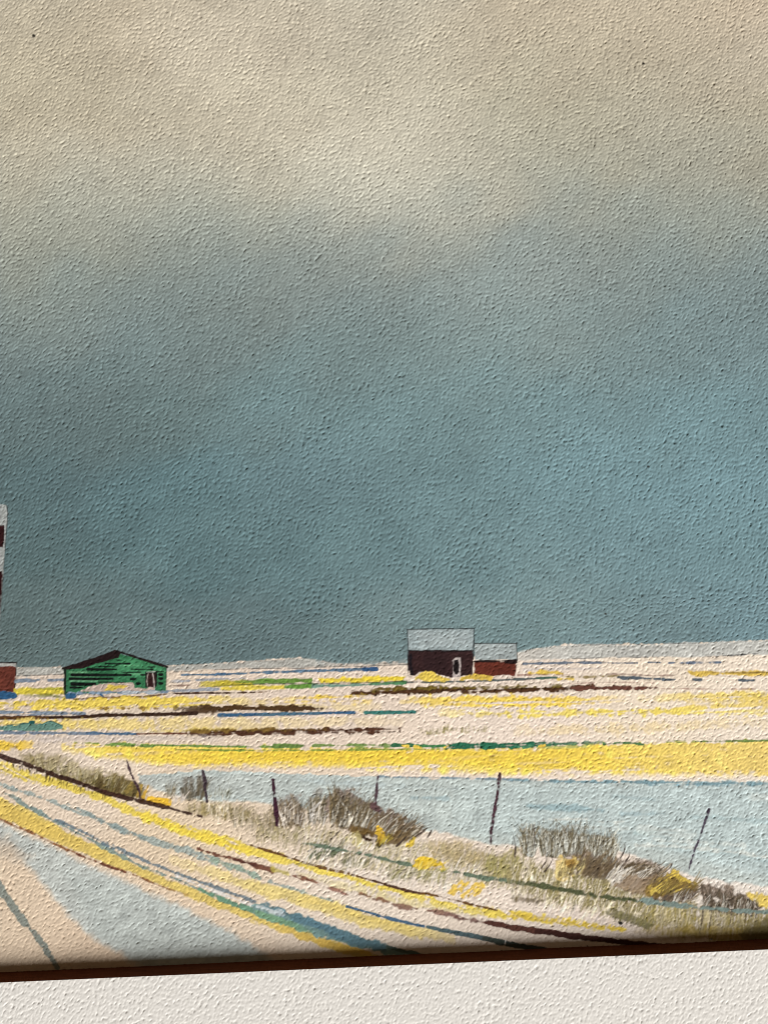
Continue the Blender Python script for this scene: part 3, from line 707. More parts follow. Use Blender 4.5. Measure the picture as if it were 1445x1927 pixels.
# yellow scratch line and its dark edge
pid_ = part('yellow_verge', 'long scratched yellow line above the blue verge line')
stroke([(-60, 1425, 16), (0, 1446, 20, .8), (40, 1458, 18), (86, 1468, 15), (133, 1481, 14), (200, 1505, 13), (259, 1530, 16), (332, 1556, 19), (400, 1578, 20), (440, 1590, 20), (480, 1602, 18), (546, 1621, 14), (590, 1634, 11), (653, 1650, 10), (719, 1670, 11), (812, 1694, 13), (880, 1711, 14), (965, 1722, 17), (1048, 1733, 15), (1115, 1742, 12), (1175, 1749, 7)],
       (226, 200, 78), pid_, soft=2.5, edge=2.4, dry=.1, streak=nsd)
stroke([(259, 1530, 8), (332, 1556, 9), (400, 1579, 9), (470, 1600, 7)], (232, 202, 52), pid_, soft=2, edge=2, alpha=.8)
stroke([(965, 1722, 13), (1048, 1733, 12), (1115, 1742, 9), (1170, 1748, 5)], (214, 182, 54), pid_, soft=2, edge=1.2, alpha=.8)
band([(560, 1640, 1652, .3), (700, 1672, 1690, .6), (812, 1697, 1714, .6), (912, 1716, 1728, .4)], (216, 198, 122), None, soft=4, edge=2.4, dry=.12)
for k in range(40):
    x = random.uniform(-5, 190)
    y = 1442 + x * 0.29 + random.uniform(-4, 16)
    stroke([(x, y, 2.4), (x + random.uniform(-1, 4), y - random.uniform(8, 16), 1)], (206, 182, 66), pid_, edge=.5, alpha=random.uniform(.35, .8), smooth=False)
pid_ = part('brown_line', 'thin dark line on the upper edge of the scratched yellow verge')
stroke([(462, 1588, 2.5), (480, 1593, 3.6), (530, 1609, 4.2), (590, 1628, 4), (663, 1646, 4), (713, 1661, 4.2), (766, 1676, 5), (812, 1684, 4), (879, 1700, 4.5), (935, 1713, 3)], (104, 70, 32), pid_, edge=.8, dry=.08)
stroke([(700, 1657, 3.4), (766, 1676, 3.8), (790, 1680, 2.5)], (78, 50, 36), pid_, edge=.6)

pid_ = part('brown_dashes', 'row of broken red-brown dashes along the verge')
stroke([(375, 1598, 5), (395, 1604, 4), (415, 1610, 6), (450, 1619, 6), (480, 1628, 7), (512, 1639, 9)], (112, 72, 54), pid_, edge=1.2, dry=.1)
stroke([(440, 1617, 4), (480, 1628, 5)], (86, 50, 40), pid_, edge=.9)
stroke([(515, 1636, 8), (541, 1645, 7)], (176, 160, 66), None, edge=1.5, soft=2, alpha=.8)
for (x0, y0, x1, y1, w, c) in ((557, 1650, 578, 1656, 11, (110, 62, 44)), (575, 1654, 611, 1664, 9, (122, 74, 54)), (620, 1672, 664, 1684, 5.5, (134, 86, 72)), (672, 1682, 693, 1686, 9, (122, 78, 54)),
                               (707, 1692, 727, 1697, 10, (120, 76, 56)), (744, 1703, 778, 1710, 9, (122, 84, 68)), (811, 1714, 868, 1725, 11, (126, 86, 76)), (862, 1728, 930, 1738, 11, (112, 76, 68))):
    stroke([(x0 - 6, y0 - 1.5, w * .4), ((x0 + x1) / 2, (y0 + y1) / 2, w * .85), (x1 + 6, y1 + 1.5, w * .4)], c, pid_, soft=1.6, edge=1.6, alpha=.9, dry=.12, streak=nsd)
pid_ = part('brown_line', 'dark red-brown line running into the bottom edge on the right')
stroke([(915, 1736, 11), (965, 1745, 11), (1030, 1754, 11), (1098, 1764, 11), (1150, 1770, 10), (1198, 1776, 9), (1254, 1781, 8), (1320, 1788, 6)], (88, 52, 42), pid_, edge=.9)
stroke([(1010, 1752, 8), (1098, 1764, 9), (1198, 1776, 7), (1260, 1782, 6)], (66, 36, 30), pid_, edge=.7)

# ---- bank with bushes on the left
pid_bk = part('olive_bush', 'olive bush along the dark bank line on the left')
poly([(40, 1418), (110, 1420), (160, 1444), (206, 1455), (246, 1462), (262, 1482), (276, 1496), (262, 1505), (200, 1491), (133, 1470), (83, 1450), (43, 1434)], (150, 134, 94), pid_bk, soft=7, edge=3, alpha=.85, dry=.1)
poly([(150, 1458), (206, 1456), (246, 1463), (262, 1484), (268, 1500), (240, 1500), (190, 1486), (150, 1472)], (112, 94, 48), pid_bk, soft=4, edge=2.5, alpha=.9)
blades(((60, 1446), (265, 1502), 10), 150, (12, 32), (-8, 20), (112, 98, 58), pid_bk, alpha=.55)
blades(((70, 1440), (230, 1480), 26), 90, (10, 26), (-6, 24), (198, 182, 146), pid_bk, w=(1.2, 2.6), alpha=.5)
blades(((170, 1480), (262, 1500), 8), 60, (14, 30), (5, 25), (74, 56, 30), pid_bk, w=(1.2, 2.6), alpha=.6)
stroke([(268, 1504, 6), (280, 1478, 5)], (190, 150, 46), pid_bk, soft=1.6, edge=1.2)
stroke([(258, 1500, 6), (268, 1478, 4)], (160, 130, 52), pid_bk, soft=1.6, edge=1.2)
stroke([(240, 1490, 8), (250, 1470, 5)], (140, 118, 54), pid_bk, soft=1.6, edge=1.2, alpha=.8)
pid_ = part('yellow_block', 'small bright yellow block on the dark bank line')
poly([(279, 1498), (300, 1501), (322, 1503), (326, 1518), (310, 1516), (276, 1508)], (226, 178, 24), pid_, soft=1.2, edge=1.2)
pid_ = part('grey_grass', 'grey-brown grass around the second fence post')
blades(((312, 1496), (334, 1498), 8), 26, (16, 32), (0, 14), (132, 120, 110), pid_, alpha=.55)
poly([(342, 1470), (352, 1462), (380, 1462), (386, 1480), (376, 1496), (352, 1508), (340, 1490)], (116, 106, 94), pid_, soft=4, edge=2.5, alpha=.75, dry=.12, streak=nvt)
blades(((342, 1502), (384, 1500), 12), 60, (18, 40), (0, 18), (96, 84, 74), pid_, alpha=.6)
blades(((392, 1498), (432, 1500), 8), 26, (12, 30), (8, 26), (120, 116, 108), pid_, w=(1, 2), alpha=.55)
blades(((318, 1512), (352, 1508), 8), 20, (10, 22), (10, 24), (214, 198, 186), pid_, w=(1.5, 3), alpha=.7)
pid_ = part('olive_grass', 'olive grass on the bank between the second and third posts')
band([(350, 1512, 1526, .5), (384, 1514, 1534, .8), (430, 1514, 1540, .8), (462, 1512, 1546, .6), (478, 1516, 1560, .4)], (160, 144, 108), pid_, soft=5, edge=3, dry=.2, streak=nvt)
blades(((352, 1528), (470, 1544), 14), 90, (12, 28), (-4, 10), (142, 124, 88), pid_, alpha=.55)
blades(((436, 1550), (520, 1572), 26), 60, (22, 46), (-6, 6), (116, 102, 80), pid_, w=(1.2, 2.4), alpha=.6)
blades(((390, 1530), (500, 1560), 30), 50, (12, 30), (-4, 8), (222, 204, 180), pid_, w=(1.4, 2.8), alpha=.6)
pid_ = part('bank_line', 'thick black-brown line descending along the left bank')
stroke([(-60, 1398, 8), (0, 1422, 8), (43, 1436, 8.5), (76, 1449, 8.5), (133, 1468, 8.5), (186, 1487, 8), (216, 1496, 7), (240, 1502, 8), (266, 1508, 7.5), (306, 1517, 7), (332, 1524, 5), (345, 1528, 4), (362, 1532, 5), (380, 1537, 3.5)], (54, 28, 20), pid_, soft=1, edge=.8, alpha=.97, dry=.06)
blades(((20, 1436), (200, 1496), 4), 34, (7, 13), (165, 200), (58, 32, 22), pid_, w=(1.5, 3), alpha=.7)

# ---- middle grass
pid_gl = part('pale_grass', 'pale dabbed grass across the lower middle')
for pts, c, al in (([(500, 1560), (560, 1556), (620, 1560), (640, 1580), (560, 1590), (500, 1580)], (196, 180, 152), .6), ([(580, 1590), (630, 1580), (644, 1600), (600, 1614)], (128, 128, 104), .6),
                   ([(640, 1604), (680, 1602), (690, 1626), (650, 1632)], (142, 134, 98), .6), ([(726, 1612), (776, 1620), (780, 1648), (730, 1650)], (178, 166, 132), .7),
                   ([(800, 1584), (860, 1580), (915, 1592), (915, 1628), (850, 1622), (810, 1606)], (186, 164, 122), .7), ([(905, 1610), (965, 1600), (990, 1650), (920, 1650)], (164, 148, 98), .75),
                   ([(780, 1642), (840, 1646), (846, 1664), (790, 1660)], (184, 170, 138), .6), ([(656, 1580), (700, 1590), (760, 1600), (770, 1614), (690, 1606)], (190, 174, 128), .6)):
    poly(pts, c, pid_gl, soft=9, edge=5, alpha=al, dry=.15, streak=nvt)
blades(((480, 1562), (700, 1612), 52), 330, (14, 36), (-4, 26), (156, 140, 110), pid_gl, w=(1.4, 3.2), alpha=.6)
blades(((700, 1612), (960, 1648), 56), 380, (14, 36), (24, 14), (158, 144, 106), pid_gl, w=(1.4, 3.2), alpha=.6)
blades(((560, 1600), (960, 1650), 60), 150, (16, 32), (18, 18), (178, 162, 126), pid_gl, w=(3, 6), alpha=.6, jit=14)
blades(((812, 1618), (912, 1626), 20), 90, (18, 40), (16, 6), (172, 150, 110), pid_gl, w=(1.8, 3.6), alpha=.55)
blades(((912, 1640), (980, 1650), 30), 80, (20, 44), (6, 4), (150, 138, 88), pid_gl, w=(1.6, 3.2), alpha=.6)
pid_ = part('brown_grass', 'brown grass clump right of the third fence post')
poly([(524, 1508), (535, 1500), (552, 1494), (570, 1502), (571, 1530), (560, 1550), (540, 1556), (526, 1550)], (128, 108, 96), pid_, soft=4, edge=3, alpha=.6, dry=.3, streak=nvt)
blades(((524, 1548), (570, 1546), 22), 40, (26, 46), (-4, 10), (128, 108, 92), pid_, w=(3.5, 6.5), alpha=.8, jit=10)
blades(((524, 1548), (570, 1546), 22), 46, (24, 50), (-4, 10), (92, 72, 60), pid_, w=(1.2, 2.6), alpha=.65)
blades(((524, 1552), (572, 1550), 18), 24, (22, 44), (-4, 10), (218, 204, 190), pid_, w=(1, 2.2), alpha=.75)
blades(((482, 1552), (516, 1556), 20), 46, (24, 50), (-4, 8), (136, 118, 98), pid_, w=(1.2, 2.6), alpha=.55)
pid_g3 = part('brown_grass', 'large leaning brown grass clump in the middle of the bank')
poly([(582, 1500), (596, 1486), (612, 1490), (614, 1530), (600, 1545), (584, 1530)], (120, 106, 96), pid_g3, soft=4, edge=3, alpha=.6, dry=.3, streak=nvt)
blades(((582, 1542), (612, 1542), 14), 34, (34, 54), (4, 16), (124, 110, 94), pid_g3, w=(3.5, 6.5), alpha=.8, jit=10)
blades(((580, 1545), (614, 1545), 20), 44, (30, 58), (4, 16), (92, 78, 66), pid_g3, w=(1.2, 2.6), alpha=.65)
blades(((574, 1548), (620, 1548), 16), 22, (22, 48), (4, 16), (216, 204, 192), pid_g3, w=(1, 2.2), alpha=.8)
poly([(615, 1526), (622, 1500), (632, 1486), (672, 1492), (686, 1510), (712, 1514), (746, 1532), (780, 1548), (778, 1563), (756, 1573), (736, 1584), (709, 1590), (696, 1575), (646, 1561), (623, 1548)], (132, 113, 102), pid_g3, soft=4, edge=3, alpha=.9, dry=.08, streak=nvt)
poly([(640, 1525), (700, 1535), (760, 1556), (720, 1566), (660, 1552)], (150, 118, 92), None, soft=7, edge=3, alpha=.7)
blades(((622, 1542), (690, 1562), 22), 70, (34, 58), (6, 24), (126, 108, 88), pid_g3, w=(3.5, 7), alpha=.85, jit=10)
blades(((622, 1542), (690, 1562), 26), 100, (30, 62), (6, 24), (86, 70, 58), pid_g3, w=(1.2, 2.6), alpha=.65)
blades(((690, 1562), (772, 1574), 22), 70, (24, 44), (28, 48), (124, 102, 82), pid_g3, w=(3.5, 7), alpha=.85, jit=10)
blades(((690, 1562), (772, 1574), 26), 100, (22, 48), (28, 48), (86, 66, 54), pid_g3, w=(1.2, 2.6), alpha=.65)
blades(((622, 1546), (770, 1580), 12), 60, (20, 50), (12, 46), (214, 204, 188), pid_g3, w=(1.3, 3.2), alpha=.85)
poly([(652, 1562), (662, 1553), (690, 1556), (712, 1566), (700, 1576), (680, 1572)], (104, 78, 32), pid_g3, soft=3, edge=2, alpha=.95)
poly([(712, 1574), (735, 1566), (776, 1566), (770, 1578), (745, 1588), (722, 1590)], (104, 82, 46), pid_g3, soft=3, edge=2.4, alpha=.9)
poly([(670, 1570), (690, 1572), (702, 1582), (690, 1584)], (62, 40, 22), pid_g3, soft=1.6, edge=1.6)
poly([(702, 1588), (712, 1580), (728, 1584), (714, 1595)], (44, 30, 20), pid_g3, soft=1.4, edge=1.6)
for (x0, y0, x1, y1, w) in ((621, 1582, 640, 1562, 3), (564, 1592, 572, 1582, 2.4), (770, 1584, 788, 1568, 2.4), (774, 1580, 803, 1558, 3), (804, 1576, 812, 1562, 2.4), (746, 1592, 765, 1574, 4), (580, 1602, 600, 1588, 3)):
    stroke([(x0, y0, w), ((x0 + x1) / 2, (y0 + y1) / 2 + 1, w * .8), (x1, y1, 1)], (72, 56, 46), pid_g3, edge=.4)
blades(((622, 1540), (690, 1556), 20), 26, (54, 78), (4, 26), (98, 82, 66), pid_g3, w=(1.4, 2.6), alpha=.8, jit=26)
blades(((690, 1556), (780, 1572), 20), 30, (36, 58), (30, 52), (98, 80, 64), pid_g3, w=(1.4, 2.6), alpha=.8, jit=24)
pid_ = part('yellow_block', 'yellow dab inside the large leaning grass clump')
poly([(708, 1564), (716, 1560), (725, 1570), (724, 1580), (712, 1587), (710, 1578)], (206, 164, 28), pid_, soft=1.8, edge=3)
blades(((706, 1588), (726, 1586), 8), 12, (12, 26), (24, 40), (196, 170, 60), pid_, alpha=.7)
blades(((706, 1588), (730, 1586), 8), 8, (12, 26), (24, 40), (70, 50, 30), None, w=(1, 2.2), alpha=.7)
pid_ = part('yellow_block', 'yellow dab at the right foot of the leaning grass clump')
poly([(764, 1592), (772, 1580), (782, 1576), (780, 1590), (770, 1597)], (214, 182, 50), pid_, soft=1.6, edge=1.8)
poly([(652, 1578), (668, 1570), (690, 1586), (670, 1596), (654, 1590)], (206, 190, 124), None, soft=4, edge=4, alpha=.55, dry=.2)
pid_ = part('green_grass', 'dark grey-green grass under the leaning clump')
blades(((580, 1612), (640, 1604), 16), 90, (14, 30), (30, 44), (88, 94, 76), pid_, w=(1.6, 3.2), alpha=.65)
blades(((640, 1626), (690, 1628), 14), 60, (12, 26), (30, 46), (104, 100, 70), pid_, w=(1.6, 3.2), alpha=.6)
blades(((726, 1648), (776, 1652), 16), 70, (14, 34), (30, 24), (146, 136, 104), pid_, w=(1.6, 3.2), alpha=.6)
blades(((780, 1652), (840, 1660), 16), 60, (12, 28), (26, 20), (152, 142, 108), pid_, w=(1.6, 3.2), alpha=.55)
blades(((560, 1600), (900, 1668), 60), 260, (12, 32), (24, 22), (230, 214, 198), pid_gl, w=(1.4, 3), alpha=.75)
pid_ = part('green_line', 'thin grey-green line through the grass')
stroke([(560, 1584, 3, .5), (600, 1592, 4), (640, 1599, 5), (680, 1606, 6), (712, 1614, 5), (776, 1629, 5), (839, 1638, 5), (880, 1646, 6), (912, 1652, 7), (960, 1658, 7), (1010, 1666, 6)], (98, 112, 92), pid_, soft=1.6, edge=1.3, dry=.14)
pid_ = part('yellow_block', 'bright yellow block on the thin green line')
poly([(776, 1612), (790, 1616), (806, 1611), (826, 1618), (840, 1621), (838, 1636), (820, 1634), (809, 1637), (792, 1634), (777, 1631)], (226, 188, 24), pid_, soft=1.4, edge=2)
blades(((780, 1636), (838, 1640), 4), 14, (8, 16), (8, 30), (150, 150, 40), None, w=(1.4, 2.6), alpha=.6)
blades(((780, 1634), (838, 1636), 6), 26, (10, 22), (10, 34), (206, 160, 26), None, w=(1.4, 2.8), alpha=.6)
blades(((778, 1634), (838, 1638), 6), 16, (12, 26), (10, 34), (236, 214, 120), None, w=(1.2, 2.4), alpha=.7)
pid_ = part('yellow_block', 'yellow brushed patch below the thin green line')
for (x0, y0, x1, y1) in ((844, 1680, 868, 1660), (852, 1682, 874, 1664), (868, 1676, 880, 1660), (870, 1686, 896, 1664), (880, 1688, 906, 1664), (892, 1686, 908, 1670)):
    stroke([(x0, y0, 7), (x1, y1, 5)], (222, 184, 56), pid_, soft=1.6, edge=1.6, alpha=.9)

# ---- right-hand grass
pid_ol = part('olive_grass', 'broad olive grass on the right-hand bank')
band([(955, 1634, 1660, .7), (1000, 1630, 1690, .9), (1080, 1640, 1704, .95), (1150, 1650, 1720, .95), (1220, 1676, 1738, .9), (1300, 1690, 1760, .8), (1370, 1705, 1775, .8), (1445, 1712, 1785, .9), (1760, 1760, 1840)], (154, 140, 96), pid_ol, soft=8, edge=4, dry=.12, streak=nvt)
blades(((960, 1664), (1230, 1710), 64), 520, (16, 42), (10, 22), (130, 116, 74), pid_ol, w=(1.4, 3.2), alpha=.55)
blades(((960, 1668), (1240, 1716), 70), 280, (12, 32), (12, 26), (228, 212, 188), pid_ol, w=(1.4, 3), alpha=.7)
blades(((1000, 1720), (1180, 1744), 20), 70, (16, 36), (24, 34), (224, 204, 190), pid_ol, w=(1.8, 3.6), alpha=.7)
blades(((1210, 1740), (1445, 1764), 44), 260, (20, 52), (10, 2), (150, 132, 70), pid_ol, w=(1.8, 4), alpha=.5)
blades(((1230, 1740), (1400, 1750), 40), 100, (16, 40), (10, 6), (214, 196, 160), pid_ol, w=(1.8, 3.4), alpha=.55)
band([(1190, 1746, 1760, .3), (1280, 1744, 1768, .6), (1400, 1746, 1772, .6), (1445, 1740, 1776, .7), (1700, 1760, 1800)], (164, 138, 52), pid_ol, soft=6, edge=3)
poly([(1400, 1745), (1445, 1730), (1520, 1740), (1520, 1790), (1400, 1782)], (98, 88, 54), pid_ol, soft=10, edge=4, alpha=.8)
poly([(960, 1690), (985, 1688), (1020, 1694), (1010, 1702), (970, 1696)], (96, 78, 52), pid_ol, soft=3, edge=2.5, alpha=.7)
pid_ = part('olive_grass', 'dark olive wedge low on the right bank')
poly([(1143, 1720), (1160, 1712), (1190, 1724), (1226, 1740), (1222, 1748), (1190, 1742), (1160, 1730)], (116, 108, 76), pid_, soft=3, edge=2.4, alpha=.85)
blades(((1150, 1730), (1226, 1748), 8), 40, (12, 26), (14, 30), (126, 116, 80), pid_, alpha=.6)

for lab, reg, ln in (('tall grey-brown grass clump just right of the fifth post', ((984, 1606), (1006, 1608), 8), (-6, 4)), ('tall grey-brown grass clump second from the fifth post', ((1018, 1606), (1062, 1610), 10), (-4, 8)),
                     ('tall grey-brown grass clump third from the fifth post', ((1062, 1606), (1094, 1610), 10), (2, 12)), ('tall grey-brown grass clump fourth from the fifth post', ((1106, 1618), (1154, 1624), 12), (6, 14))):
    pid_ = part('grey_grass', lab)
    (xa, ya), (xb, yb), dd = reg
    poly([(xa - 2, ya - 48), (xb, yb - 46), (xb + 1, yb - 4), (xa, ya)], (122, 110, 96), pid_, soft=4, edge=3, alpha=.75, dry=.2, streak=nvt)
    blades(reg, int((xb - xa) * 1.5), (36, 54), ln, (124, 110, 93), pid_, w=(3.5, 6.5), alpha=.85, jit=10)
    blades(reg, int((xb - xa) * 1.5), (32, 58), ln, (88, 76, 64), pid_, w=(1.3, 2.8), alpha=.7)
    blades(reg, int((xb - xa) * 1.0), (26, 60), ln, (208, 204, 192), pid_, w=(1.4, 3.4), alpha=.85)
    blades(reg, int((xb - xa) * .5), (50, 74), ln, (96, 84, 70), pid_, w=(1.4, 2.6), alpha=.8, jit=26)
pid_ = part('grey_grass', 'low leaning brown grass joining the clumps on the right bank')
poly([(1060, 1606), (1110, 1606), (1160, 1618), (1180, 1626), (1218, 1616), (1246, 1636), (1240, 1650), (1200, 1664), (1150, 1650), (1100, 1642), (1060, 1632)], (126, 106, 94), pid_, soft=5, edge=3, alpha=.8, dry=.1)
blades(((1070, 1636), (1190, 1652), 22), 100, (20, 40), (20, 44), (122, 102, 84), pid_, w=(3.5, 6.5), alpha=.85, jit=10)
blades(((1070, 1636), (1190, 1652), 26), 120, (18, 44), (20, 44), (86, 68, 56), pid_, w=(1.3, 2.8), alpha=.65)
blades(((1166, 1652), (1244, 1664), 24), 60, (24, 44), (36, 50), (120, 100, 84), pid_, w=(3.5, 6.5), alpha=.85, jit=10)
blades(((1166, 1652), (1244, 1664), 28), 80, (22, 48), (36, 50), (84, 68, 56), pid_, w=(1.3, 2.8), alpha=.7)
blades(((1140, 1660), (1240, 1668), 26), 90, (18, 42), (36, 48), (218, 206, 192), pid_, w=(1.3, 3), alpha=.85)
for (x0, y0, x1, y1) in ((1167, 1614, 1175, 1588), (1176, 1622, 1184, 1600), (1018, 1634, 1030, 1606), (1024, 1640, 1040, 1612), (1250, 1642, 1264, 1624), (1002, 1600, 1003, 1552), (968, 1612, 965, 1570)):
    stroke([(x0, y0, 2.6), ((x0 + x1) / 2 + 3, (y0 + y1) / 2, 2.2), (x1, y1, .8)], (74, 60, 52), pid_, edge=.4)
pid_ = part('yellow_block', 'yellow patch under the tall grass clumps')
poly([(1044, 1620), (1056, 1612), (1090, 1614), (1094, 1626), (1080, 1636), (1070, 1648), (1046, 1654)], (212, 180, 94), pid_, soft=4, edge=3.2, alpha=.8, dry=.12)
blades(((1046, 1650), (1092, 1640), 12), 30, (16, 34), (16, 34), (226, 204, 136), pid_, w=(1.4, 3), alpha=.7)
poly([(1062, 1620), (1076, 1616), (1088, 1626), (1070, 1636)], (150, 112, 40), pid_, soft=2, edge=2, alpha=.9)
blades(((1050, 1650), (1090, 1636), 10), 20, (14, 30), (20, 34), (90, 70, 48), pid_, alpha=.7)
pid_ = part('yellow_block', 'large yellow and olive patch beside the sixth fence post')
poly([(1150, 1668), (1176, 1646), (1205, 1650), (1230, 1642), (1250, 1650), (1240, 1672), (1200, 1684)], (138, 114, 88), pid_, soft=4, edge=3, alpha=.85)
poly([(1215, 1676), (1222, 1662), (1256, 1638), (1276, 1640), (1314, 1666), (1307, 1678), (1286, 1678), (1270, 1690), (1230, 1692)], (132, 106, 50), pid_, soft=3, edge=2.4)
poly([(1222, 1668), (1254, 1638), (1276, 1640), (1312, 1664), (1300, 1668), (1266, 1650), (1244, 1662)], (222, 190, 66), pid_, soft=3, edge=3.2, alpha=.85, dry=.08)
blades(((1222, 1690), (1304, 1688), 18), 90, (18, 38), (38, 46), (104, 80, 40), pid_, alpha=.7)
blades(((1215, 1668), (1250, 1660), 14), 26, (16, 30), (40, 50), (116, 94, 66), pid_, alpha=.7)
blades(((1222, 1682), (1270, 1676), 10), 16, (18, 36), (44, 52), (228, 196, 80), pid_, alpha=.75)
blades(((1236, 1676), (1310, 1676), 20), 40, (18, 36), (38, 50), (124, 100, 54), pid_, w=(1.4, 3), alpha=.7)
pid_ = part('brown_bush', 'brown bush with thin upright stems at the right edge')
poly([(1314, 1668), (1334, 1662), (1366, 1672), (1398, 1682), (1418, 1697), (1432, 1708), (1425, 1718), (1370, 1714), (1330, 1709), (1318, 1690)], (132, 112, 96), pid_, soft=4, edge=3, alpha=.9, dry=.06)
poly([(1230, 1694), (1244, 1686), (1266, 1690), (1290, 1680), (1312, 1676), (1300, 1694), (1262, 1702)], (104, 84, 76), pid_, soft=3, edge=2.6, alpha=.75, dry=.1)
blades(((1322, 1708), (1424, 1718), 18), 150, (22, 46), (4, 12), (80, 66, 55), pid_, w=(1.2, 2.8), alpha=.75)
blades(((1240, 1698), (1310, 1692), 14), 50, (16, 36), (44, 52), (92, 76, 68), pid_, w=(1.4, 2.8), alpha=.6)
blades(((1260, 1700), (1420, 1720), 20), 50, (14, 30), (30, 8), (206, 196, 184), pid_, w=(1.2, 2.4), alpha=.6)
for (x0, y0, x1, y1) in ((1316, 1756, 1320, 1668), (1333, 1750, 1336, 1668), (1350, 1735, 1346, 1672), (1372, 1742, 1374, 1680), (1400, 1740, 1398, 1690), (1424, 1712, 1430, 1700)):
    stroke([(x0, y0, 1), ((x0 + x1) / 2 + 4, (y0 + y1) / 2, 3), (x1, y1, 1.4)], (84, 70, 56), pid_, edge=.5, alpha=.8)
stroke([(1340, 1710, 4), (1370, 1711, 5), (1400, 1716, 4)], (62, 46, 40), pid_, edge=1)
pid_ = part('yellow_field', 'yellow patch at the right edge above the bank')
poly([(1402, 1678), (1445, 1681), (1700, 1690), (1700, 1720), (1445, 1708), (1428, 1703)], (222, 192, 88), pid_, soft=3, edge=2.4)
pid_ = part('green_line', 'dark green line running down the right bank')
stroke([(962, 1660, 6, .7), (1010, 1666, 7), (1055, 1673, 8), (1100, 1681, 9), (1131, 1687, 8), (1170, 1692, 7), (1204, 1694, 6)], (78, 82, 52), pid_, soft=1.8, edge=1.6, dry=.08)
stroke([(1200, 1693, 7), (1230, 1698, 9), (1270, 1703, 9), (1324, 1708, 8), (1360, 1711, 5), (1445, 1717, 6), (1500, 1722, 6)], (120, 136, 128), pid_, soft=1.8, edge=1.6, dry=.12)

# ---- fence posts
for lab, pts, c in (
    ('first fence post from the left, half sunk in the olive bush', [(239, 1430, 3), (243, 1443, 4), (248, 1458, 4.5), (254, 1470, 8), (258, 1478, 5), (263, 1490, 4), (264, 1502, 3)], (66, 44, 52)),
    ('second fence post, in grey grass', [(382, 1450, 3.5), (384, 1460, 6), (387, 1472, 7), (386, 1484, 6), (389, 1496, 5), (390, 1509, 4)], (62, 48, 54)),
    ('third fence post, thick and dark, left of the brown grass', [(514, 1468, 7), (516, 1490, 8.5), (519, 1520, 8.5), (521, 1545, 7.5), (521, 1553, 5)], (58, 26, 40)),
    ('short thin fourth post behind the leaning grass', [(711, 1461, 2.5), (709, 1478, 5), (708, 1496, 6), (708, 1516, 5)], (72, 50, 58)),
    ('tall fifth fence post leaning right', [(940, 1455, 5), (939, 1468, 9), (937, 1486, 7), (932, 1515, 7.5), (927, 1543, 7), (924, 1572, 7.5), (923, 1588, 4)], (70, 38, 48)),
    ('slender sixth fence post on the far right', [(1333, 1523, 7), (1330, 1534, 7), (1322, 1558, 4.5), (1316, 1576, 5.5), (1307, 1598, 5), (1300, 1620, 5), (1294, 1640, 3.5), (1292, 1648, 4)], (74, 62, 76))):
    stroke([(x, y, w * .82) for (x, y, w) in pts], c, part('fence_post', lab), soft=.9, edge=.7, dry=.08)
stroke([(704, 1516, 12), (712, 1524, 10)], (92, 66, 66), None, soft=2, edge=2)

# ---- dark specks
for (x, y, r, lab) in ((64, 67, 5.2, 'tiny dark speck in the upper left of the sky'), (1210, 119, 4.6, 'tiny dark speck in the upper right of the sky'), (1139, 1155, 3.4, 'tiny dark speck low in the sky'),
                       (1219, 878, 3.4, 'tiny dark speck in the blue of the sky'), (1167, 1737, 7, 'round black speck on the lower right verge')):
    stroke([(x - .6, y, r), (x + .6, y + .4, r)], (40, 34, 28), part('speck', lab), soft=.9, edge=.3, smooth=False)
for (x0, y0, x1, y1, w, lab) in ((951, 1770, 950, 1776, 2.0, 'tiny white lint on the sharp blue line near the bottom edge'), (1103, 1781, 1103.5, 1781.5, 2.6, 'tiny white dot above the brown edge'),
                                 (1336, 1768, 1338, 1768.5, 2.2, 'tiny white dot above the brown edge on the right')):
    stroke([(x0, y0, w), (x1, y1, w)], (240, 236, 230), part('lint_speck', lab), soft=.8, edge=.1, smooth=False)
#PAINT_END

# ------------------------------------------------------------------ materials
def paper_material(name, attr=None, color=(0.8, 0.8, 0.8), rough=0.93):
    m = bpy.data.materials.new(name)
    m.use_nodes = True
    nt = m.node_tree
    b = nt.nodes['Principled BSDF']
    b.inputs['Roughness'].default_value = rough
    b.inputs['Specular IOR Level'].default_value = 0.18
    tc = nt.nodes.new('ShaderNodeTexCoord')
    no = nt.nodes.new('ShaderNodeTexNoise')
    no.inputs['Scale'].default_value = 5200
    no.inputs['Detail'].default_value = 3
    nt.links.new(tc.outputs['Object'], no.inputs['Vector'])
    mr = nt.nodes.new('ShaderNodeMapRange')
    mr.inputs['To Min'].default_value = 0.93
    mr.inputs['To Max'].default_value = 1.07
    nt.links.new(no.outputs['Fac'], mr.inputs['Value'])
    mul = nt.nodes.new('ShaderNodeMix')
    mul.data_type = 'RGBA'
    mul.blend_type = 'MULTIPLY'
    mul.inputs['Factor'].default_value = 1.0
    if attr:
        at = nt.nodes.new('ShaderNodeAttribute')
        at.attribute_name = attr
        nt.links.new(at.outputs['Color'], mul.inputs['A'])
    else:
        mul.inputs['A'].default_value = (*color, 1)
    nt.links.new(mr.outputs['Result'], mul.inputs['B'])
    nt.links.new(mul.outputs['Result'], b.inputs['Base Color'])
    bp = nt.nodes.new('ShaderNodeBump')
    bp.inputs['Strength'].default_value = 0.25
    bp.inputs['Distance'].default_value = 0.00002
    nt.links.new(no.outputs['Fac'], bp.inputs['Height'])
    nt.links.new(bp.outputs['Normal'], b.inputs['Normal'])
    return m


M_PAINT = paper_material('watercolour_on_paper', 'pigment')
M_MAT = paper_material('mat_paper', None, (0.71, 0.67, 0.615))
M_BOARD = paper_material('board', None, (0.62, 0.58, 0.52))


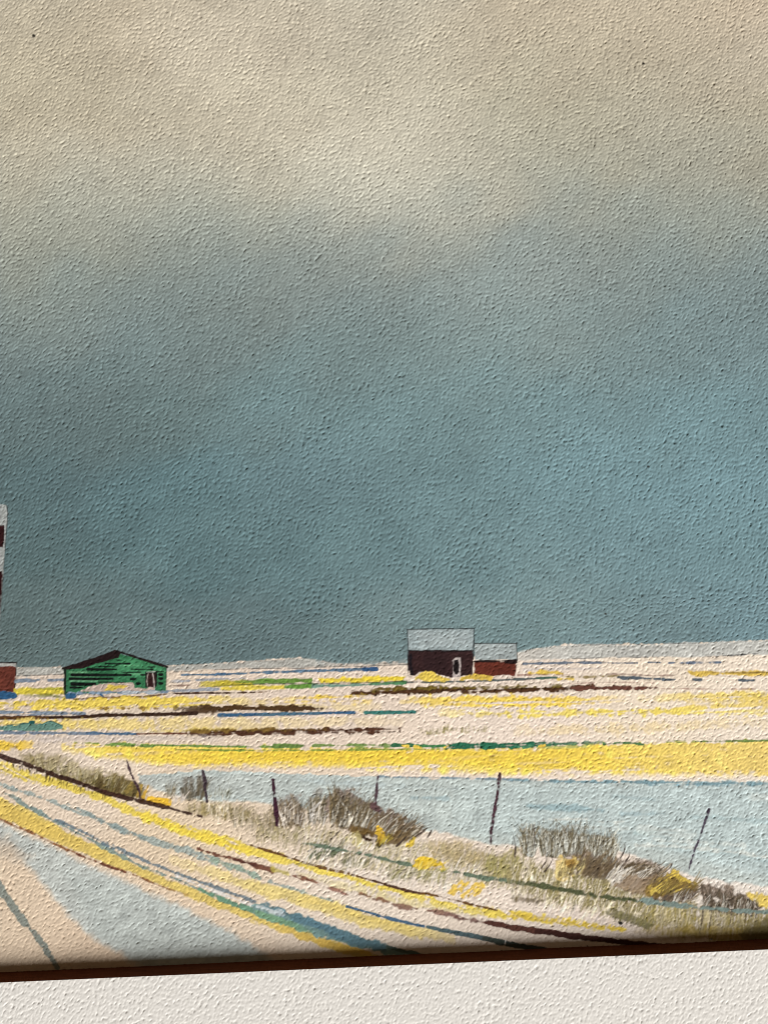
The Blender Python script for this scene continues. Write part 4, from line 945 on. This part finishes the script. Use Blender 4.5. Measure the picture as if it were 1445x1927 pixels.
def bevel_material():
    m = bpy.data.materials.new('mat_core')
    m.use_nodes = True
    nt = m.node_tree
    b = nt.nodes['Principled BSDF']
    b.inputs['Roughness'].default_value = 0.8
    b.inputs['Specular IOR Level'].default_value = 0.2
    tc = nt.nodes.new('ShaderNodeTexCoord')
    mp = nt.nodes.new('ShaderNodeMapping')
    mp.inputs['Scale'].default_value = (350, 9000, 9000)
    no = nt.nodes.new('ShaderNodeTexNoise')
    no.inputs['Scale'].default_value = 1.0
    no.inputs['Detail'].default_value = 4
    cr = nt.nodes.new('ShaderNodeValToRGB')
    cr.color_ramp.elements[0].position = 0.3
    cr.color_ramp.elements[0].color = (0.11, 0.028, 0.008, 1)
    cr.color_ramp.elements[1].position = 0.75
    cr.color_ramp.elements[1].color = (0.18, 0.052, 0.019, 1)
    nt.links.new(tc.outputs['Object'], mp.inputs['Vector'])
    nt.links.new(mp.outputs['Vector'], no.inputs['Vector'])
    nt.links.new(no.outputs['Fac'], cr.inputs['Fac'])
    nt.links.new(cr.outputs['Color'], b.inputs['Base Color'])
    return m


M_BEVEL = bevel_material()


# ------------------------------------------------------------------ meshes
def normals_of(x, y, z):
    gy = np.gradient(z, axis=0) / np.gradient(y, axis=0)
    gx = np.gradient(z, axis=1) / np.gradient(x, axis=1)
    n = np.dstack([-gx, -gy, np.ones_like(z)])
    return n / np.linalg.norm(n, axis=2, keepdims=True)


def grid_mesh(name, quads, vx, vn=None, vc=None):
    """quads: (n, 4) indices into vx; keeps only used vertices."""
    used, inv = np.unique(quads.ravel(), return_inverse=True)
    q = inv.reshape(-1).astype(np.int32)
    me = bpy.data.meshes.new(name)
    me.vertices.add(len(used))
    me.vertices.foreach_set('co', vx[used].astype(np.float32).ravel())
    me.loops.add(len(q))
    me.loops.foreach_set('vertex_index', q)
    n = len(q) // 4
    me.polygons.add(n)
    me.polygons.foreach_set('loop_start', np.arange(0, 4 * n, 4, dtype=np.int32))
    me.polygons.foreach_set('loop_total', np.full(n, 4, np.int32))
    me.polygons.foreach_set('use_smooth', np.ones(n, bool))
    me.update(calc_edges=True)
    if vc is not None:
        at = me.color_attributes.new('pigment', 'FLOAT_COLOR', 'POINT')
        c = np.ones((len(used), 4), np.float32)
        c[:, :3] = vc[used]
        at.data.foreach_set('color', c.ravel())
    if vn is not None:
        me.normals_split_custom_set_from_vertices(vn[used].astype(np.float32))
    return me


def add(name, me, mat, parent=None, **props):
    o = bpy.data.objects.new(name, me)
    if mat is not None:
        me.materials.append(mat)
    col.objects.link(o)
    o.parent = parent
    for k, v in props.items():
        o[k] = v
    return o


painting = add('painting', None, None, label='watercolour of barns, yellow fields and a fenced road under a slate sky', category='painting')
V = np.dstack([X, Y, Z]).reshape(-1, 3)
VN = normals_of(X, Y, Z).reshape(-1, 3)
COLf = np.clip(COL, 0.002, 0.86).reshape(-1, 3)
cell = ID[:-1, :-1]
idx = np.arange(H_ * W_, dtype=np.int32).reshape(H_, W_)
q_all = np.stack([idx[:-1, :-1], idx[:-1, 1:], idx[1:, 1:], idx[1:, :-1]], axis=-1).reshape(-1, 4)
order = np.argsort(cell.ravel(), kind='stable')
cs = cell.ravel()[order]
objs = {}
for pid, (name, label, parent) in enumerate(PARTS):
    a0, a1 = np.searchsorted(cs, [pid, pid + 1])
    if a1 - a0 < 6:
        continue
    me = grid_mesh(name, q_all[order[a0:a1]], V, VN, COLf)
    par = painting if parent is None else objs.get(parent, painting)
    o = add(name, me, M_PAINT, par)
    if label:
        o['label'] = label
    objs[pid] = o

# the thickness of the sheet below its painted face
x0, x1, y0, y1 = xs[0], xs[-1], ys[0], ys[-1]


def box_mesh(name, a, b):
    (ax0, ay0, az0), (bx0, by0, bz0) = a, b
    v = [(x, y, z) for z in (az0, bz0) for y in (ay0, by0) for x in (ax0, bx0)]
    f = [(0, 2, 3, 1), (4, 5, 7, 6), (0, 1, 5, 4), (2, 6, 7, 3), (0, 4, 6, 2), (1, 3, 7, 5)]
    me = bpy.data.meshes.new(name)
    me.from_pydata(v, [], f)
    me.update()
    return me


add('sheet_back', box_mesh('sheet_back', (x0 - 0.004, y0 - 0.006, -0.0010), (x1 + 0.004, y1 + 0.004, -0.0003)), M_BOARD, painting)

# ------------------------------------------------------------------ mat board round the sheet
T = 0.0018
mat_root = add('mat_board', None, None, label='off-white pebbled mat board below the painting with a thin red-brown edge', category='mat')
AX0, AX1, AY0, AY1 = xs[0] + 0.003, xs[-1] - 0.003, 0.0, ys[-1] - 0.003     # opening at the sheet
BW = 0.00092                                                                        # bevel run
mx = axis([(AX0 - 0.02, XL, 6 * PXM), (XL, XR, 1.5 * PXM), (XR, AX1 + 0.02, 6 * PXM)])
my = axis([(-0.035, -0.014, 6 * PXM), (-0.014, -BW, 1.4 * PXM)])
MX, MY = np.meshgrid(mx, my)
MZ = T + 0.6 * AMP * sample(REL_MAT, MX + 0.7, MY + 0.3)
MN = normals_of(MX, MY, MZ)
mi = np.arange(MX.size, dtype=np.int32).reshape(MX.shape)
mq = np.stack([mi[:-1, :-1], mi[:-1, 1:], mi[1:, 1:], mi[1:, :-1]], axis=-1).reshape(-1, 4)
add('mat_face', grid_mesh('mat_face', mq, np.dstack([MX, MY, MZ]).reshape(-1, 3), MN.reshape(-1, 3)), M_MAT, mat_root)
# lower bevel, joined to the wavy lip of the face
nb = 7
bt = np.linspace(0, 1, nb)
lip = MZ[-1]
foot_w = 0.00003 * sample(tile(60, 60, 0, 91), mx, np.zeros_like(mx))
BX = np.repeat(mx[None, :], nb, 0)
BY = -BW + bt[:, None] * (BW + foot_w[None, :])
BZ = lip[None, :] * (1 - bt[:, None]) + (-0.00025) * bt[:, None]
bi = np.arange(BX.size, dtype=np.int32).reshape(BX.shape)
bq = np.stack([bi[:-1, :-1], bi[:-1, 1:], bi[1:, 1:], bi[1:, :-1]], axis=-1).reshape(-1, 4)
add('bevel', grid_mesh('bevel', bq, np.dstack([BX, BY, BZ]).reshape(-1, 3)), M_BEVEL, mat_root, label='red-brown bevelled core along the lower edge of the opening')


OX0, OX1, OY1 = AX0 - 0.02, AX1 + 0.02, AY1 + 0.02
for nm, i0, i1, d in (('left', (AX0, AY0), (AX0, AY1), (-1, 0)), ('right', (AX1, AY1), (AX1, AY0), (1, 0)), ('top', (AX0, AY1), (AX1, AY1), (0, 1))):
    e0 = (i0[0] + d[0] * BW, i0[1] + d[1] * BW)
    e1 = (i1[0] + d[0] * BW, i1[1] + d[1] * BW)
    if nm == 'top':
        e0, e1 = (e0[0] - BW, e0[1]), (e1[0] + BW, e1[1])
        o0, o1 = (OX0, OY1), (OX1, OY1)
        f0, f1 = (OX0, e0[1]), (OX1, e1[1])
    else:
        xo = OX0 if nm == 'left' else OX1
        o0, o1 = (xo, e0[1]), (xo, e1[1])
        f0, f1 = e0, e1
        sgn = 1 if nm == 'left' else -1
        if nm == 'left':
            f0, f1, o0, o1 = (e0[0], -BW), (e1[0], AY1 + BW), (xo, -BW), (xo, AY1 + BW)
        else:
            f0, f1, o0, o1 = (e0[0], AY1 + BW), (e1[0], -BW), (xo, AY1 + BW), (xo, -BW)
    me = bpy.data.meshes.new('bevel')
    me.from_pydata([(*i0, -0.0002), (*i1, -0.0002), (*e1, T), (*e0, T)], [], [(0, 1, 2, 3)])
    add('bevel', me, M_BEVEL, mat_root)
    me = bpy.data.meshes.new('mat_face')
    me.from_pydata([(*f0, T), (*f1, T), (*o1, T), (*o0, T)], [], [(0, 1, 2, 3)])
    add('mat_face', me, M_MAT, mat_root)
